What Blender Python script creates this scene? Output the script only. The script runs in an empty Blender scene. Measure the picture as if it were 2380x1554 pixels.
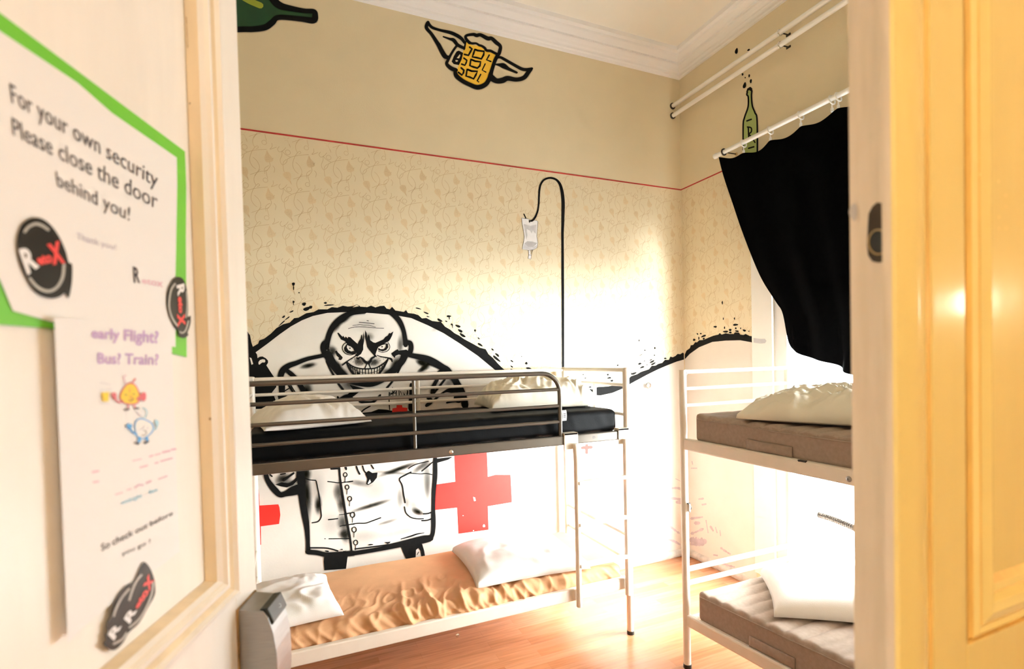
import bpy, bmesh, math, random
from mathutils import Vector, Matrix, noise
from mathutils.geometry import tessellate_polygon
random.seed(7)
S = bpy.context.scene
COL = S.collection
PI = math.pi

# ------------------------------------------------------------------ camera frame
F, YAW, PITCH, ROLL, CY, H = 1184.296, math.radians(23.10975), math.radians(-1.16312), math.radians(-1.35631), 860.9, 1.68
_f = Vector((math.sin(YAW)*math.cos(PITCH), math.cos(YAW)*math.cos(PITCH), math.sin(PITCH)))
_r0 = Vector((math.cos(YAW), -math.sin(YAW), 0)); _u0 = _r0.cross(_f)
RIGHT = math.cos(ROLL)*_r0 + math.sin(ROLL)*_u0
UP = -math.sin(ROLL)*_r0 + math.cos(ROLL)*_u0
FWD = _f
CAM = Vector((0, 0, H))
def ray(p): return RIGHT*(p[0]-1190) - UP*(p[1]-CY) + FWD*F
def onX(p, X): d = ray(p); return CAM + d*(X/d.x)
def onY(p, Y): d = ray(p); return CAM + d*(Y/d.y)
def onZ(p, Z): d = ray(p); return CAM + d*((Z-H)/d.z)
def onPlane(p, P, n): d = ray(p); return CAM + d*((P-CAM).dot(n)/d.dot(n))

# ------------------------------------------------------------------ materials
def mat(name, col, rough=.6, var=.0, nscale=8.0, bump=0.0, bscale=60.0, metal=0.0, spec=.5, coat=0.0, aniso=None, col2=None):
    m = bpy.data.materials.new(name); m.use_nodes = True
    nt = m.node_tree; b = nt.nodes['Principled BSDF']
    b.inputs['Roughness'].default_value = rough; b.inputs['Metallic'].default_value = metal
    b.inputs['Specular IOR Level'].default_value = spec
    b.inputs['Coat Weight'].default_value = coat; b.inputs['Coat Roughness'].default_value = .08
    tc = nt.nodes.new('ShaderNodeTexCoord')
    nz = nt.nodes.new('ShaderNodeTexNoise'); nz.inputs['Scale'].default_value = nscale; nz.inputs['Detail'].default_value = 4
    src = tc.outputs['Object']
    if aniso:
        mp = nt.nodes.new('ShaderNodeMapping'); mp.inputs['Scale'].default_value = aniso
        nt.links.new(src, mp.inputs['Vector']); src = mp.outputs['Vector']
    nt.links.new(src, nz.inputs['Vector'])
    mx = nt.nodes.new('ShaderNodeMix'); mx.data_type = 'RGBA'
    c = Vector(col[:3])
    a = tuple(max(0, v*(1-var)) for v in c); d = tuple(min(1, v*(1+var)) for v in c) if col2 is None else col2
    mx.inputs[6].default_value = (*a, 1); mx.inputs[7].default_value = (*d, 1)
    rmp = nt.nodes.new('ShaderNodeMapRange'); rmp.inputs[1].default_value = .3; rmp.inputs[2].default_value = .7
    nt.links.new(nz.outputs['Fac'], rmp.inputs[0]); nt.links.new(rmp.outputs[0], mx.inputs[0])
    nt.links.new(mx.outputs[2], b.inputs['Base Color'])
    if bump:
        n2 = nt.nodes.new('ShaderNodeTexNoise'); n2.inputs['Scale'].default_value = bscale; n2.inputs['Detail'].default_value = 3
        nt.links.new(src, n2.inputs['Vector'])
        bp = nt.nodes.new('ShaderNodeBump'); bp.inputs['Strength'].default_value = bump; bp.inputs['Distance'].default_value = .01
        nt.links.new(n2.outputs['Fac'], bp.inputs['Height']); nt.links.new(bp.outputs['Normal'], b.inputs['Normal'])
    return m
def srgb(r, g, b):
    def f(v):
        v /= 255
        return v/12.92 if v <= .04045 else ((v+.055)/1.055)**2.4
    return (f(r), f(g), f(b))

M = {}
M['wall'] = mat('tan wall paint', (.76, .67, .485), .8, .03, 3, .08, 120)
M['paper'] = mat('tan wallpaper', (.78, .69, .505), .8, .04, 2.5, .05, 200)
M['vine'] = mat('wallpaper vine print', (.60, .455, .265), .8, .1)
M['leafp'] = mat('wallpaper leaf print', (.755, .615, .40), .8, .05)
M['white_wall'] = mat('white wall paint', (.74, .70, .645), .75, .04, 5, .06, 90)
M['grey_wall'] = mat('lavender grey brush paint', (.52, .46, .50), .8, .15, 20)
M['ceil'] = mat('cream ceiling paint', (.95, .93, .88), .9, .02, 2)
M['cornice'] = mat('white cornice plaster', (.93, .93, .97), .7, .01, 6, .05, 80)
M['red_line'] = mat('red border paint', (.45, .03, .03), .6, .2, 15)
M['black'] = mat('black wall paint', (.006, .006, .006), .85, .2, 30, spec=.15)
M['red'] = mat('red wall paint', (.74, .022, .013), .7, .06, 14)
M['yellow'] = mat('yellow wall paint', (.93, .58, .05), .7, .04, 14)
M['foam'] = mat('cream wall paint', (.74, .66, .47), .7, .05, 14)
M['green'] = mat('dark green wall paint', (.002, .05, .012), .6, .2, 8)
M['lime'] = mat('yellow green wall paint', (.30, .36, .03), .6, .1, 8)
M['sage'] = mat('sage green wall paint', (.36, .46, .16), .7, .06, 10)
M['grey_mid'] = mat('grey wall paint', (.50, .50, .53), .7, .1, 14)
M['grey_lt'] = mat('pale grey wall paint', (.62, .62, .66), .7, .1, 30)
M['bag'] = mat('white bag paint', (.86, .86, .9), .7, .05, 30)
M['trimw'] = mat('white window gloss', (.86, .86, .85), .35, .02, 6)
M['base'] = mat('rough grey white skirting paint', (.62, .58, .52), .7, .2, 18, .4, 40)
M['creamdoor'] = mat('door paint in daylight tone', (.91, .87, .825), .32, .04, 3, .04, 25, aniso=(6, 6, 1))  # same door paint as the right leaf, daylight whitening put into the colour
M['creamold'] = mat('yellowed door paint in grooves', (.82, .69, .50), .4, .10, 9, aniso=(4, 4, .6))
M['dirt'] = mat('dark dirt in door joint', (.28, .17, .07), .9, .5, 40)
M['yellowdoor'] = mat('gloss door paint in lamplight tone', (.81, .69, .30), .16, .03, 5, .03, 14, coat=.5, aniso=(3, 3, .5))  # same door paint as the left leaf, warm hall light put into the colour
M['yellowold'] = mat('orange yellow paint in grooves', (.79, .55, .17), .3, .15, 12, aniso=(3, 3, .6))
M['edgewood'] = mat('worn cream door edge', (.64, .58, .49), .5, .06, 6, .1, 30, aniso=(8, 8, .8), col2=(.74, .67, .61))
M['bedwhite'] = mat('cream white bed enamel', (.80, .74, .66), .35, .03, 12)
M['silver'] = mat('silver grey bed lacquer', (.15, .132, .115), .34, .04, 20, metal=.75)
M['steel'] = mat('brushed steel', (.34, .335, .33), .42, .06, 40, .03, 200, metal=1, aniso=(1, 1, 12))
M['chrome'] = mat('chrome', (.75, .75, .75), .15, .02, metal=1)
M['darkmetal'] = mat('dark aged metal', (.05, .04, .03), .5, .3, 30, metal=.5)
M['brass'] = mat('aged brass', (.60, .45, .25), .35, .15, 30, metal=.9)
M['blackpl'] = mat('black plastic', (.007, .009, .007), .4, .1, 20)
M['blackcloth'] = mat('black cotton', (.0015, .0015, .0018), .95, .2, 40, .1, 300, spec=.02)
M['navy'] = mat('black navy sheet', (.0025, .003, .004), .6, .2, 12, .06, 150, spec=.12)
M['tan'] = mat('tan cotton sheet', (.68, .395, .215), .85, .05, 9, .08, 260, spec=.2)
M['pillow'] = mat('white pillow cotton', (.84, .82, .80), .9, .02, 9, .08, 250, spec=.2)
M['duvet'] = mat('cream white crumpled sheet', (.80, .76, .66), .55, .03, 9, .06, 150, spec=.4)
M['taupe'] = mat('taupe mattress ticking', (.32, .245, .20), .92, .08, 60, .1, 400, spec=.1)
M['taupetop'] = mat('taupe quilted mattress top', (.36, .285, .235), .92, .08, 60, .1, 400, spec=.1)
M['sheetpaper'] = mat('white printer paper', (.86, .85, .86), .55, .01, 4)
M['greenpaper'] = mat('bright green paper', (.16, .58, .035), .5, .05, 6)
M['ink'] = mat('dark grey print', (.06, .055, .07), .7, .2, 30)
M['inkpale'] = mat('pale grey blue print', (.52, .50, .62), .7, .1, 30)
M['inkpurple'] = mat('lilac print', (.58, .40, .70), .7, .08, 20)
M['inkpink'] = mat('pale pink print', (.78, .52, .62), .7, .1, 20)
M['inkblue'] = mat('pale blue print', (.42, .66, .80), .7, .1, 20)
M['cyan'] = mat('bright blue print', (.10, .38, .78), .6, .1, 20)
M['pinkpr'] = mat('pink print', (.72, .16, .20), .6, .1, 20)
M['yellowpr'] = mat('yellow print', (.93, .66, .06), .6, .05, 20)
M['stick'] = mat('black vinyl sticker', (.010, .007, .004), .35, .1, 20, spec=.25)
M['stickw'] = mat('white sticker print', (.85, .85, .88), .4, .02)
M['stickg'] = mat('grey sticker print', (.45, .43, .40), .4, .1, 90)
M['stickr'] = mat('red sticker print', (.80, .05, .045), .4, .05)
M['pipe'] = mat('white painted pipe', (.90, .89, .87), .35, .02, 10)
M['radi'] = mat('white radiator enamel', (.86, .86, .86), .3, .02, 10)
M['hallw'] = mat('warm hall wall paint', (.78, .62, .40), .85, .03, 3)
M['hallf'] = mat('brown hall floor', (.30, .18, .10), .5, .1, 6)
M['lampglass'] = mat('hall lamp opal', (.9, .85, .7), .3)

def floor_mat():
    m = bpy.data.materials.new('orange laminate planks'); m.use_nodes = True; nt = m.node_tree
    b = nt.nodes['Principled BSDF']; tc = nt.nodes.new('ShaderNodeTexCoord')
    br = nt.nodes.new('ShaderNodeTexBrick'); br.inputs['Scale'].default_value = 1
    br.inputs['Brick Width'].default_value = .62; br.inputs['Row Height'].default_value = .066
    br.inputs['Mortar Size'].default_value = .0006; br.inputs['Bias'].default_value = 0
    br.offset = .37
    br.inputs['Color1'].default_value = (.42, .17, .07, 1); br.inputs['Color2'].default_value = (.53, .25, .125, 1)
    br.inputs['Mortar'].default_value = (.36, .16, .08, 1)
    nt.links.new(tc.outputs['Object'], br.inputs['Vector'])
    mp = nt.nodes.new('ShaderNodeMapping'); mp.inputs['Scale'].default_value = (2, 30, 1)
    nz = nt.nodes.new('ShaderNodeTexNoise'); nz.inputs['Scale'].default_value = 2; nz.inputs['Detail'].default_value = 6
    nt.links.new(tc.outputs['Object'], mp.inputs['Vector']); nt.links.new(mp.outputs['Vector'], nz.inputs['Vector'])
    mx = nt.nodes.new('ShaderNodeMix'); mx.data_type = 'RGBA'; mx.blend_type = 'OVERLAY'; mx.inputs[0].default_value = .45
    nt.links.new(br.outputs['Color'], mx.inputs[6]); nt.links.new(nz.outputs['Fac'], mx.inputs[7])
    nt.links.new(mx.outputs[2], b.inputs['Base Color'])
    b.inputs['Roughness'].default_value = .27; b.inputs['Coat Weight'].default_value = .25; b.inputs['Coat Roughness'].default_value = .2
    return m
M['floor'] = floor_mat()
def glass_mat():
    m = bpy.data.materials.new('window glass'); m.use_nodes = True; nt = m.node_tree
    for n in list(nt.nodes): nt.nodes.remove(n)
    o = nt.nodes.new('ShaderNodeOutputMaterial'); t = nt.nodes.new('ShaderNodeBsdfTransparent'); g = nt.nodes.new('ShaderNodeBsdfGlossy')
    g.inputs['Roughness'].default_value = .02; t.inputs['Color'].default_value = (.96, .98, .97, 1)
    
    mx = nt.nodes.new('ShaderNodeMixShader')
    mx.inputs[0].default_value = .05; nt.links.new(t.outputs[0], mx.inputs[1]); nt.links.new(g.outputs[0], mx.inputs[2])
    nt.links.new(mx.outputs[0], o.inputs[0]); return m
M['glass'] = glass_mat()
def spray_mat():
    # sprayed black paint: coverage comes from the vertex attribute «cover»
    m = bpy.data.materials.new('sprayed black paint'); m.use_nodes = True; nt = m.node_tree
    for n in list(nt.nodes): nt.nodes.remove(n)
    o = nt.nodes.new('ShaderNodeOutputMaterial'); t = nt.nodes.new('ShaderNodeBsdfTransparent'); d = nt.nodes.new('ShaderNodeBsdfDiffuse')
    d.inputs['Color'].default_value = (.012, .011, .006, 1)
    a = nt.nodes.new('ShaderNodeAttribute'); a.attribute_name = 'cover'
    mx = nt.nodes.new('ShaderNodeMixShader')
    nt.links.new(a.outputs['Fac'], mx.inputs[0]); nt.links.new(t.outputs[0], mx.inputs[1]); nt.links.new(d.outputs[0], mx.inputs[2])
    nt.links.new(mx.outputs[0], o.inputs[0]); return m
M['spray'] = spray_mat()

# ------------------------------------------------------------------ mesh builder
class MB:
    def __init__(s): s.v = []; s.f = []; s.m = []; s.mats = []; s.cov = {}
    def mi(s, m):
        if m not in s.mats: s.mats.append(m)
        return s.mats.index(m)
    def add(s, vs, fs, m):
        o = len(s.v); k = s.mi(m)
        s.v += [tuple(v) for v in vs]; s.f += [tuple(o+i for i in f) for f in fs]; s.m += [k]*len(fs)
        return o
    def box(s, a, b, m):
        x0, y0, z0 = (min(a[i], b[i]) for i in range(3)); x1, y1, z1 = (max(a[i], b[i]) for i in range(3))
        vs = [(x0,y0,z0),(x1,y0,z0),(x1,y1,z0),(x0,y1,z0),(x0,y0,z1),(x1,y0,z1),(x1,y1,z1),(x0,y1,z1)]
        s.add(vs, [(0,3,2,1),(4,5,6,7),(0,1,5,4),(1,2,6,5),(2,3,7,6),(3,0,4,7)], m)
    def tube(s, pts, r, m, n=12, closed=False, cap=True):
        pts = [Vector(p) for p in pts]; rs = r if isinstance(r, (list, tuple)) else [r]*len(pts)
        N = len(pts); rings = []; prev = None
        for i, p in enumerate(pts):
            a = pts[(i-1) % N] if (closed or i > 0) else p; b = pts[(i+1) % N] if (closed or i < N-1) else p
            t = (b-a).normalized()
            if prev is None:
                ref = Vector((0,0,1)) if abs(t.z) < .9 else Vector((1,0,0))
                u = t.cross(ref).normalized()
            else: u = (prev - t*prev.dot(t)).normalized()
            prev = u; w = t.cross(u)
            rings.append([p + (u*math.cos(2*PI*k/n) + w*math.sin(2*PI*k/n))*rs[i] for k in range(n)])
        vs = [v for rg in rings for v in rg]; fs = []
        for i in range(N if closed else N-1):
            j = (i+1) % N
            for k in range(n): fs.append((i*n+k, i*n+(k+1) % n, j*n+(k+1) % n, j*n+k))
        if cap and not closed: fs += [tuple(range(n-1, -1, -1)), tuple((N-1)*n+k for k in range(n))]
        s.add(vs, fs, m)
    def prism(s, poly, ext, m):
        # poly: 3D ring, ext: extrusion vector
        n = len(poly); poly = [Vector(p) for p in poly]; e = Vector(ext)
        vs = poly + [p+e for p in poly]
        fs = [tuple(range(n-1, -1, -1)), tuple(range(n, 2*n))] + [(i, (i+1) % n, n+(i+1) % n, n+i) for i in range(n)]
        s.add(vs, fs, m)
    def lathe(s, c, axis, prof, m, n=24):
        c = Vector(c); ax = Vector(axis).normalized()
        ref = Vector((0,0,1)) if abs(ax.z) < .9 else Vector((1,0,0))
        u = ax.cross(ref).normalized(); w = ax.cross(u); vs = []; fs = []
        for (h, r) in prof:
            for k in range(n): vs.append(c + ax*h + (u*math.cos(2*PI*k/n)+w*math.sin(2*PI*k/n))*r)
        for i in range(len(prof)-1):
            for k in range(n): fs.append((i*n+k, i*n+(k+1) % n, (i+1)*n+(k+1) % n, (i+1)*n+k))
        fs += [tuple(range(n-1, -1, -1)), tuple((len(prof)-1)*n+k for k in range(n))]
        s.add(vs, fs, m)
    def grid(s, nu, nv, fn, m, flip=False):
        vs = [fn(i/nu, j/nv) for j in range(nv+1) for i in range(nu+1)]
        fs = []
        for j in range(nv):
            for i in range(nu):
                q = (j*(nu+1)+i, j*(nu+1)+i+1, (j+1)*(nu+1)+i+1, (j+1)*(nu+1)+i)
                fs.append(q[::-1] if flip else q)
        s.add(vs, fs, m)
    def build(s, name, parent=None, smooth=False, bevel=0, origin=None, weld=False, sub=0):
        me = bpy.data.meshes.new(name)
        o3 = Vector(origin) if origin is not None else Vector((0,0,0))
        base = world_loc(parent) if parent is not None else Vector((0,0,0))
        if origin is None: o3 = base.copy()
        me.from_pydata([tuple(Vector(v)-o3) for v in s.v], [], s.f)
        for m in s.mats: me.materials.append(M[m])
        for p, k in zip(me.polygons, s.m): p.material_index = k; p.use_smooth = (smooth is True)
        if s.cov:
            at = me.attributes.new('cover', 'FLOAT', 'POINT')
            for i in range(len(s.v)): at.data[i].value = s.cov.get(i, 1.0)
        bm = bmesh.new(); bm.from_mesh(me)
        if weld: bmesh.ops.remove_doubles(bm, verts=bm.verts, dist=1e-5)
        if not s.cov: bmesh.ops.recalc_face_normals(bm, faces=bm.faces)
        bm.to_mesh(me); bm.free()
        if smooth is True and not weld:
            pass
        o = bpy.data.objects.new(name, me); COL.objects.link(o)
        if parent is not None:
            o.parent = parent; o.location = o3 - base
        else: o.location = o3
        if bevel:
            md = o.modifiers.new('bevel', 'BEVEL'); md.width = bevel; md.segments = 2; md.limit_method = 'ANGLE'; md.angle_limit = math.radians(40)
        if sub:
            md = o.modifiers.new('subdivision', 'SUBSURF'); md.levels = sub; md.render_levels = sub
        if smooth == 'auto':
            for p in me.polygons: p.use_smooth = True
            md = o.modifiers.new('split', 'EDGE_SPLIT'); md.split_angle = math.radians(35)
        return o
def world_loc(o):
    v = Vector((0,0,0))
    while o is not None: v += o.location; o = o.parent
    return v
def tag(o, label=None, cat=None, group=None, kind=None):
    if label: o['label'] = label
    if cat: o['category'] = cat
    if group: o['group'] = group
    if kind: o['kind'] = kind
    return o
def empty(name, loc, label, cat, group=None):
    o = bpy.data.objects.new(name, None); COL.objects.link(o); o.location = loc; o.empty_display_size = .1
    return tag(o, label, cat, group)
def struct(o, label=None):
    o['kind'] = 'structure'
    if label: o['label'] = label
    return o

# ------------------------------------------------------------------ painting helpers (2-D shapes traced on a flat surface)
def crop(ox, oy, s): return lambda x, y: (ox+s*x, oy+s*y)
cA = crop(560, 680, 300/2331); cB = crop(900, 680, 400/2380); cC = crop(580, 1060, 240/1381); cD = crop(800, 1050, 260/1443)
cE = crop(980, 40, 270/2331); cF = crop(1440, 680, 360/2331); cG = crop(1190, 400, 140/989); cH = crop(600, 880, 500/2380)
cI = crop(700, 700, 300/2331); cK = crop(540, 0, 760/2380); cL = crop(1500, 0, 580/2146); cN = crop(640, 300, 220/1709)
cO = crop(1000, 840, 480/2380); c5 = crop(560, 980, 740/2380); c1 = lambda x, y: (x, y)
SC = {id(f): s for f, s in ((cA,300/2331),(cB,400/2380),(cC,240/1381),(cD,260/1443),(cE,270/2331),(cF,360/2331),(cG,140/989),(cH,500/2380),(cI,300/2331),(cK,760/2380),(cL,580/2146),(cN,220/1709),(cO,480/2380),(c5,740/2380),(c1,1.0))}
def catmull(pts, n=6, closed=False):
    N = len(pts); out = []
    if N < 3: 
        return [tuple(p) for p in pts]
    rng = range(N) if closed else range(N-1)
    for i in rng:
        p0 = pts[(i-1) % N] if (closed or i > 0) else pts[i]; p1 = pts[i]; p2 = pts[(i+1) % N]
        p3 = pts[(i+2) % N] if (closed or i+2 < N) else p2
        for k in range(n):
            t = k/n
            out.append(tuple(.5*((2*b)+(-a+c)*t+(2*a-5*b+4*c-d)*t*t+(-a+3*b-3*c+d)*t**3) for a, b, c, d in zip(p0, p1, p2, p3)))
    if not closed: out.append(tuple(pts[-1]))
    return out
class Paint:
    def __init__(s, to3): s.mb = MB(); s.to3 = to3; s.lift = .0012; s.step = 0.0; s.halo = 0
    def P(s, p): return s.to3(p, s.lift + s.step)
    def nxt(s): s.step += 3e-6
    def poly(s, c, pts, m, smooth=False):
        s.nxt()
        pts = [c(*p) for p in pts]
        if smooth: pts = catmull(pts, 5, True)
        tr = tessellate_polygon([[Vector((x, -y, 0)) for x, y in pts]])
        s.mb.add([s.P(p) for p in pts], [tuple(t) for t in tr], m)
    def stroke(s, c, pts, w, m, smooth=True, closed=False, rough=0.0):
        """w: stroke width in the crop's own units, or a third value per point"""
        s.nxt()
        k = SC[id(c)]; P = []
        for p in pts:
            x, y = c(p[0], p[1]); P.append((x, y, (p[2] if len(p) > 2 else w)*k))
        if smooth: P = catmull(P, 6, closed)
        if closed: P = P + [P[0], P[1]]
        L = []; R = []; n = len(P)
        for i, (x, y, ww) in enumerate(P):
            a = P[max(0, i-1)]; b = P[min(n-1, i+1)]
            dx, dy = b[0]-a[0], b[1]-a[1]; l = math.hypot(dx, dy) or 1
            nx, ny = -dy/l, dx/l; h = max(ww, .3)/2
            if rough: h *= 1+rough*(random.random()-.5)
            L.append((x+nx*h, y+ny*h)); R.append((x-nx*h, y-ny*h))
        ring = []
        def cap(p, q, out):
            (x, y, ww) = p; a0 = math.atan2(y-q[1], x-q[0]); h = max(ww, .3)/2
            return [(x+h*math.cos(a0+t), y+h*math.sin(a0+t)) for t in (PI/2, PI/4, 0, -PI/4, -PI/2)]
        if s.halo and m == 'black' and sum(p[2] for p in P)/n > 4:
            hv = []; hc = []
            for i, (x, y, ww) in enumerate(P):
                a = P[max(0, i-1)]; b = P[min(n-1, i+1)]; dx, dy = b[0]-a[0], b[1]-a[1]; l = math.hypot(dx, dy) or 1; nx, ny = -dy/l, dx/l
                e = .5 if i in (0, n-1) else 1
                for q, cv in ((-1-s.halo, 0), (-.95-s.halo*.35, .28*e), (-.85, .8*e), (.85, .8*e), (.95+s.halo*.35, .28*e), (1+s.halo, 0)):
                    h = ww/2*q if abs(q) < 1 else (ww/2+ (abs(q)-1)*min(ww, 9)/2)*(1 if q > 0 else -1)
                    hv.append(s.P((x+nx*h, y+ny*h))); hc.append(cv)
            o = s.mb.add(hv, [(i*6+k, i*6+k+1, (i+1)*6+k+1, (i+1)*6+k) for i in range(n-1) for k in range(5)], 'spray')
            for i, q in enumerate(hc): s.mb.cov[o+i] = q
            s.nxt()
        vs = [s.P(p) for p in L] + [s.P(p) for p in R]
        fs = [(i, i+1, n+i+1, n+i) for i in range(n-1)]
        s.mb.add(vs, fs, m)
        if not closed:
            for (p, q) in ((P[0], P[1]), (P[-1], P[-2])):
                pts2 = cap(p, q, None)
                s.mb.add([s.P((p[0], p[1]))]+[s.P(t) for t in pts2], [(0, i, i+1) for i in range(1, 5)], m)
    def blob(s, c, x, y, rx, ry, ang=0, m='black', n=14):
        s.nxt()
        k = SC[id(c)]; cx, cy = c(x, y); a = math.radians(ang); pts = []
        for i in range(n):
            t = 2*PI*i/n; j = 1+.10*math.sin(3*t+x)
            u, v = rx*k*math.cos(t)*j, ry*k*math.sin(t)*j
            pts.append((cx+u*math.cos(a)-v*math.sin(a), cy+u*math.sin(a)+v*math.cos(a)))
        s.mb.add([s.P((cx, cy))]+[s.P(p) for p in pts], [(0, 1+i, 1+(i+1) % n) for i in range(n)], m)
    def soft(s, c, x, y, rx, ry, ang=0, cover=.6, m='spray', n=20):
        s.nxt()
        k = SC[id(c)]; cx, cy = c(x, y); a = math.radians(ang); rings = 7; vs = [s.P((cx, cy))]; cov = [cover]
        for r in range(1, rings+1):
            q = r/rings
            for i in range(n):
                t = 2*PI*i/n; u, v = rx*k*math.cos(t)*q, ry*k*math.sin(t)*q
                vs.append(s.P((cx+u*math.cos(a)-v*math.sin(a), cy+u*math.sin(a)+v*math.cos(a)))); cov.append(cover*(1-q*q)**1.6)
        fs = [(0, 1+i, 1+(i+1) % n) for i in range(n)]
        for r in range(rings-1):
            for i in range(n): fs.append((1+r*n+i, 1+(r+1)*n+i, 1+(r+1)*n+(i+1) % n, 1+r*n+(i+1) % n))
        o = s.mb.add(vs, fs, m)
        for i, q in enumerate(cov): s.mb.cov[o+i] = q
    def text(s, string, quad, m, bold=0.0, up=0.0):
        """lettering on the surface; quad = baseline left, baseline right, top right, top left (cap height)"""
        s.nxt()
        cu = bpy.data.curves.new('t', 'FONT'); cu.body = string; cu.size = 1; cu.offset = bold; cu.resolution_u = 3
        ob = bpy.data.objects.new('t', cu); COL.objects.link(ob)
        dg = bpy.context.evaluated_depsgraph_get(); me = ob.evaluated_get(dg).to_mesh()
        vs = [v.co.copy() for v in me.vertices]; fs = [tuple(p.vertices) for p in me.polygons]
        ob.evaluated_get(dg).to_mesh_clear(); bpy.data.objects.remove(ob); bpy.data.curves.remove(cu)
        x0 = min(v.x for v in vs); x1 = max(v.x for v in vs); cap = .69
        bl, br, tr, tl = [Vector(q) for q in quad]; out = []
        for v in vs:
            u = (v.x-x0)/(x1-x0); t = v.y/cap
            b = bl.lerp(br, u); tp = tl.lerp(tr, u); p = b + (tp-b)*t
            out.append(s.P((p.x, p.y)))
        s.mb.add(out, fs, m)
    def build(s, name, parent, label=None, kind=None):
        o = s.mb.build(name, parent)
        if label: o['label'] = label
        if kind: o['kind'] = kind
        return o

# ------------------------------------------------------------------ room
YM, XR, ZC = 3.375, 3.014, 4.13
XL, YF0, YF1 = -.95, .20, .345           # left wall, door wall (hall side, room side)
mb = MB(); mb.box((XL-.15, YF1-.15, -.05), (XR+.07, YM+.2, 0), 'floor'); floor = struct(mb.build('floor'), 'orange brown laminate plank floor')
mb = MB(); mb.box((XL-.15, YF0, ZC), (XR+.07, YM+.2, ZC+.1), 'ceil'); ceiling = struct(mb.build('ceiling'), 'cream ceiling')
mb = MB(); mb.box((XL-.15, YM, 0), (XR+.07, YM+.2, ZC), 'wall'); wall_back = struct(mb.build('wall_back'), 'tan back wall with mural and vine wallpaper')
mb = MB(); mb.box((XL-.15, YF0, 0), (XL, YM, ZC), 'wall'); struct(mb.build('wall_left'))
# right wall round the window opening
WY0, WY1, WZ0, WZ1 = 1.00, 2.50, .14, 2.76
mb = MB()
mb.box((XR, YF0, 0), (XR+.07, WY0, ZC), 'wall'); mb.box((XR, WY1, 0), (XR+.07, YM, ZC), 'wall')
mb.box((XR, WY0, 0), (XR+.07, WY1, WZ0), 'wall'); mb.box((XR, WY0, WZ1), (XR+.07, WY1, ZC), 'wall')
wall_right = struct(mb.build('wall_right'), 'tan window wall')
# door wall
DX0, DX1, DZ = -.262, 1.245, 2.95
mb = MB()
mb.box((XL, YF0, 0), (DX0, YF1, ZC), 'wall'); mb.box((DX1, YF0, 0), (XR, YF1, ZC), 'wall'); mb.box((DX0, YF0, DZ), (DX1, YF1, ZC), 'wall')
struct(mb.build('wall_front'))
# hall behind the camera
mb = MB(); mb.box((-1.5, -2.2, -.05), (2.4, YF1-.15, 0), 'hallf'); struct(mb.build('floor_hall'))
mb = MB(); mb.box((-1.5, -2.2, 3.3), (2.4, YF0, 3.4), 'hallw'); struct(mb.build('ceiling_hall'))
mb = MB(); mb.box((-1.6, -2.2, 0), (-1.5, YF0, 3.4), 'hallw'); struct(mb.build('wall_hall_left'))
mb = MB(); mb.box((2.4, -2.2, 0), (2.5, YF0, 3.4), 'hallw'); struct(mb.build('wall_hall_right'))
mb = MB(); mb.box((-1.6, -2.3, 0), (2.5, -2.2, 3.4), 'hallw'); struct(mb.build('wall_hall_back'))

# cornice: stepped plaster profile (drop from ceiling, projection)
CP = [(0,.155),(.03,.155),(.036,.13),(.05,.125),(.066,.10),(.072,.085),(.085,.082),(.088,.070),(.10,.055),(.112,.045),(.116,.034),(.122,.030),(.134,.028),(.140,.016),(.15,.012),(.155,0)]
def cornice(name, fn, a, b):
    mb = MB(); vs = []; n = len(CP)
    for (e) in (0, 1):
        for (dz, pr) in CP: vs.append(fn(e, pr, ZC-dz))
    fs = [(i, i+1, n+i+1, n+i) for i in range(n-1)]
    mb.add(vs, fs, 'cornice'); o = mb.build(name, smooth=False)
    return struct(o)
tb = cornice('trim_1', lambda e, p, z: ((XL+p, YM-p, z) if e == 0 else (XR-p, YM-p, z)), 0, 1); tb['label'] = 'white plaster cornice along the back wall'
# fine beaded row on the cornice
mb = MB()
x = .0
while x < XR-.12:
    mb.box((x, YM-.086, ZC-.0865), (x+.012, YM-.0775, ZC-.0745), 'cornice'); x += .021
tag(mb.build('bead_row', tb), kind='stuff')
tr = cornice('trim_2', lambda e, p, z: ((XR-p, YM-p, z) if e == 0 else (XR-p, YF1+p, z)), 0, 1); tr['label'] = 'white plaster cornice along the window wall'

# skirting
mb = MB()
def skirt(pts, nrm):
    n = 60; vs = []; prof = [(0, .012), (.028, .03), (.05, .022), (.062, 0)]
    for i in range(n+1):
        p = Vector(pts[0]).lerp(Vector(pts[1]), i/n); j = noise.noise(p*9)*.010
        for (h, d) in prof: vs.append(p + Vector(nrm)*(d+(j if d else 0)) + Vector((0,0,h+j*(h > .02))))
    fs = []
    for i in range(n):
        for k in range(3): fs.append((i*4+k, i*4+k+1, (i+1)*4+k+1, (i+1)*4+k))
    mb.add(vs, fs, 'base')
skirt(((XL, YM, 0), (XR, YM, 0)), (0, -1, 0)); struct(mb.build('baseboard_back', smooth=True))
mb = MB(); skirt(((XR, YM, 0), (XR, WY1+.165, 0)), (-1, 0, 0)); struct(mb.build('baseboard_right', smooth=True))

# ------------------------------------------------------------------ back wall paint
def W3(p, lift): q = onY(p, YM); return (q.x, YM-lift, q.z)
def R3(p, lift): q = onX(p, XR); return (XR-lift, q.y, q.z)
def B3(p, lift): return W3(p, lift)

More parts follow.
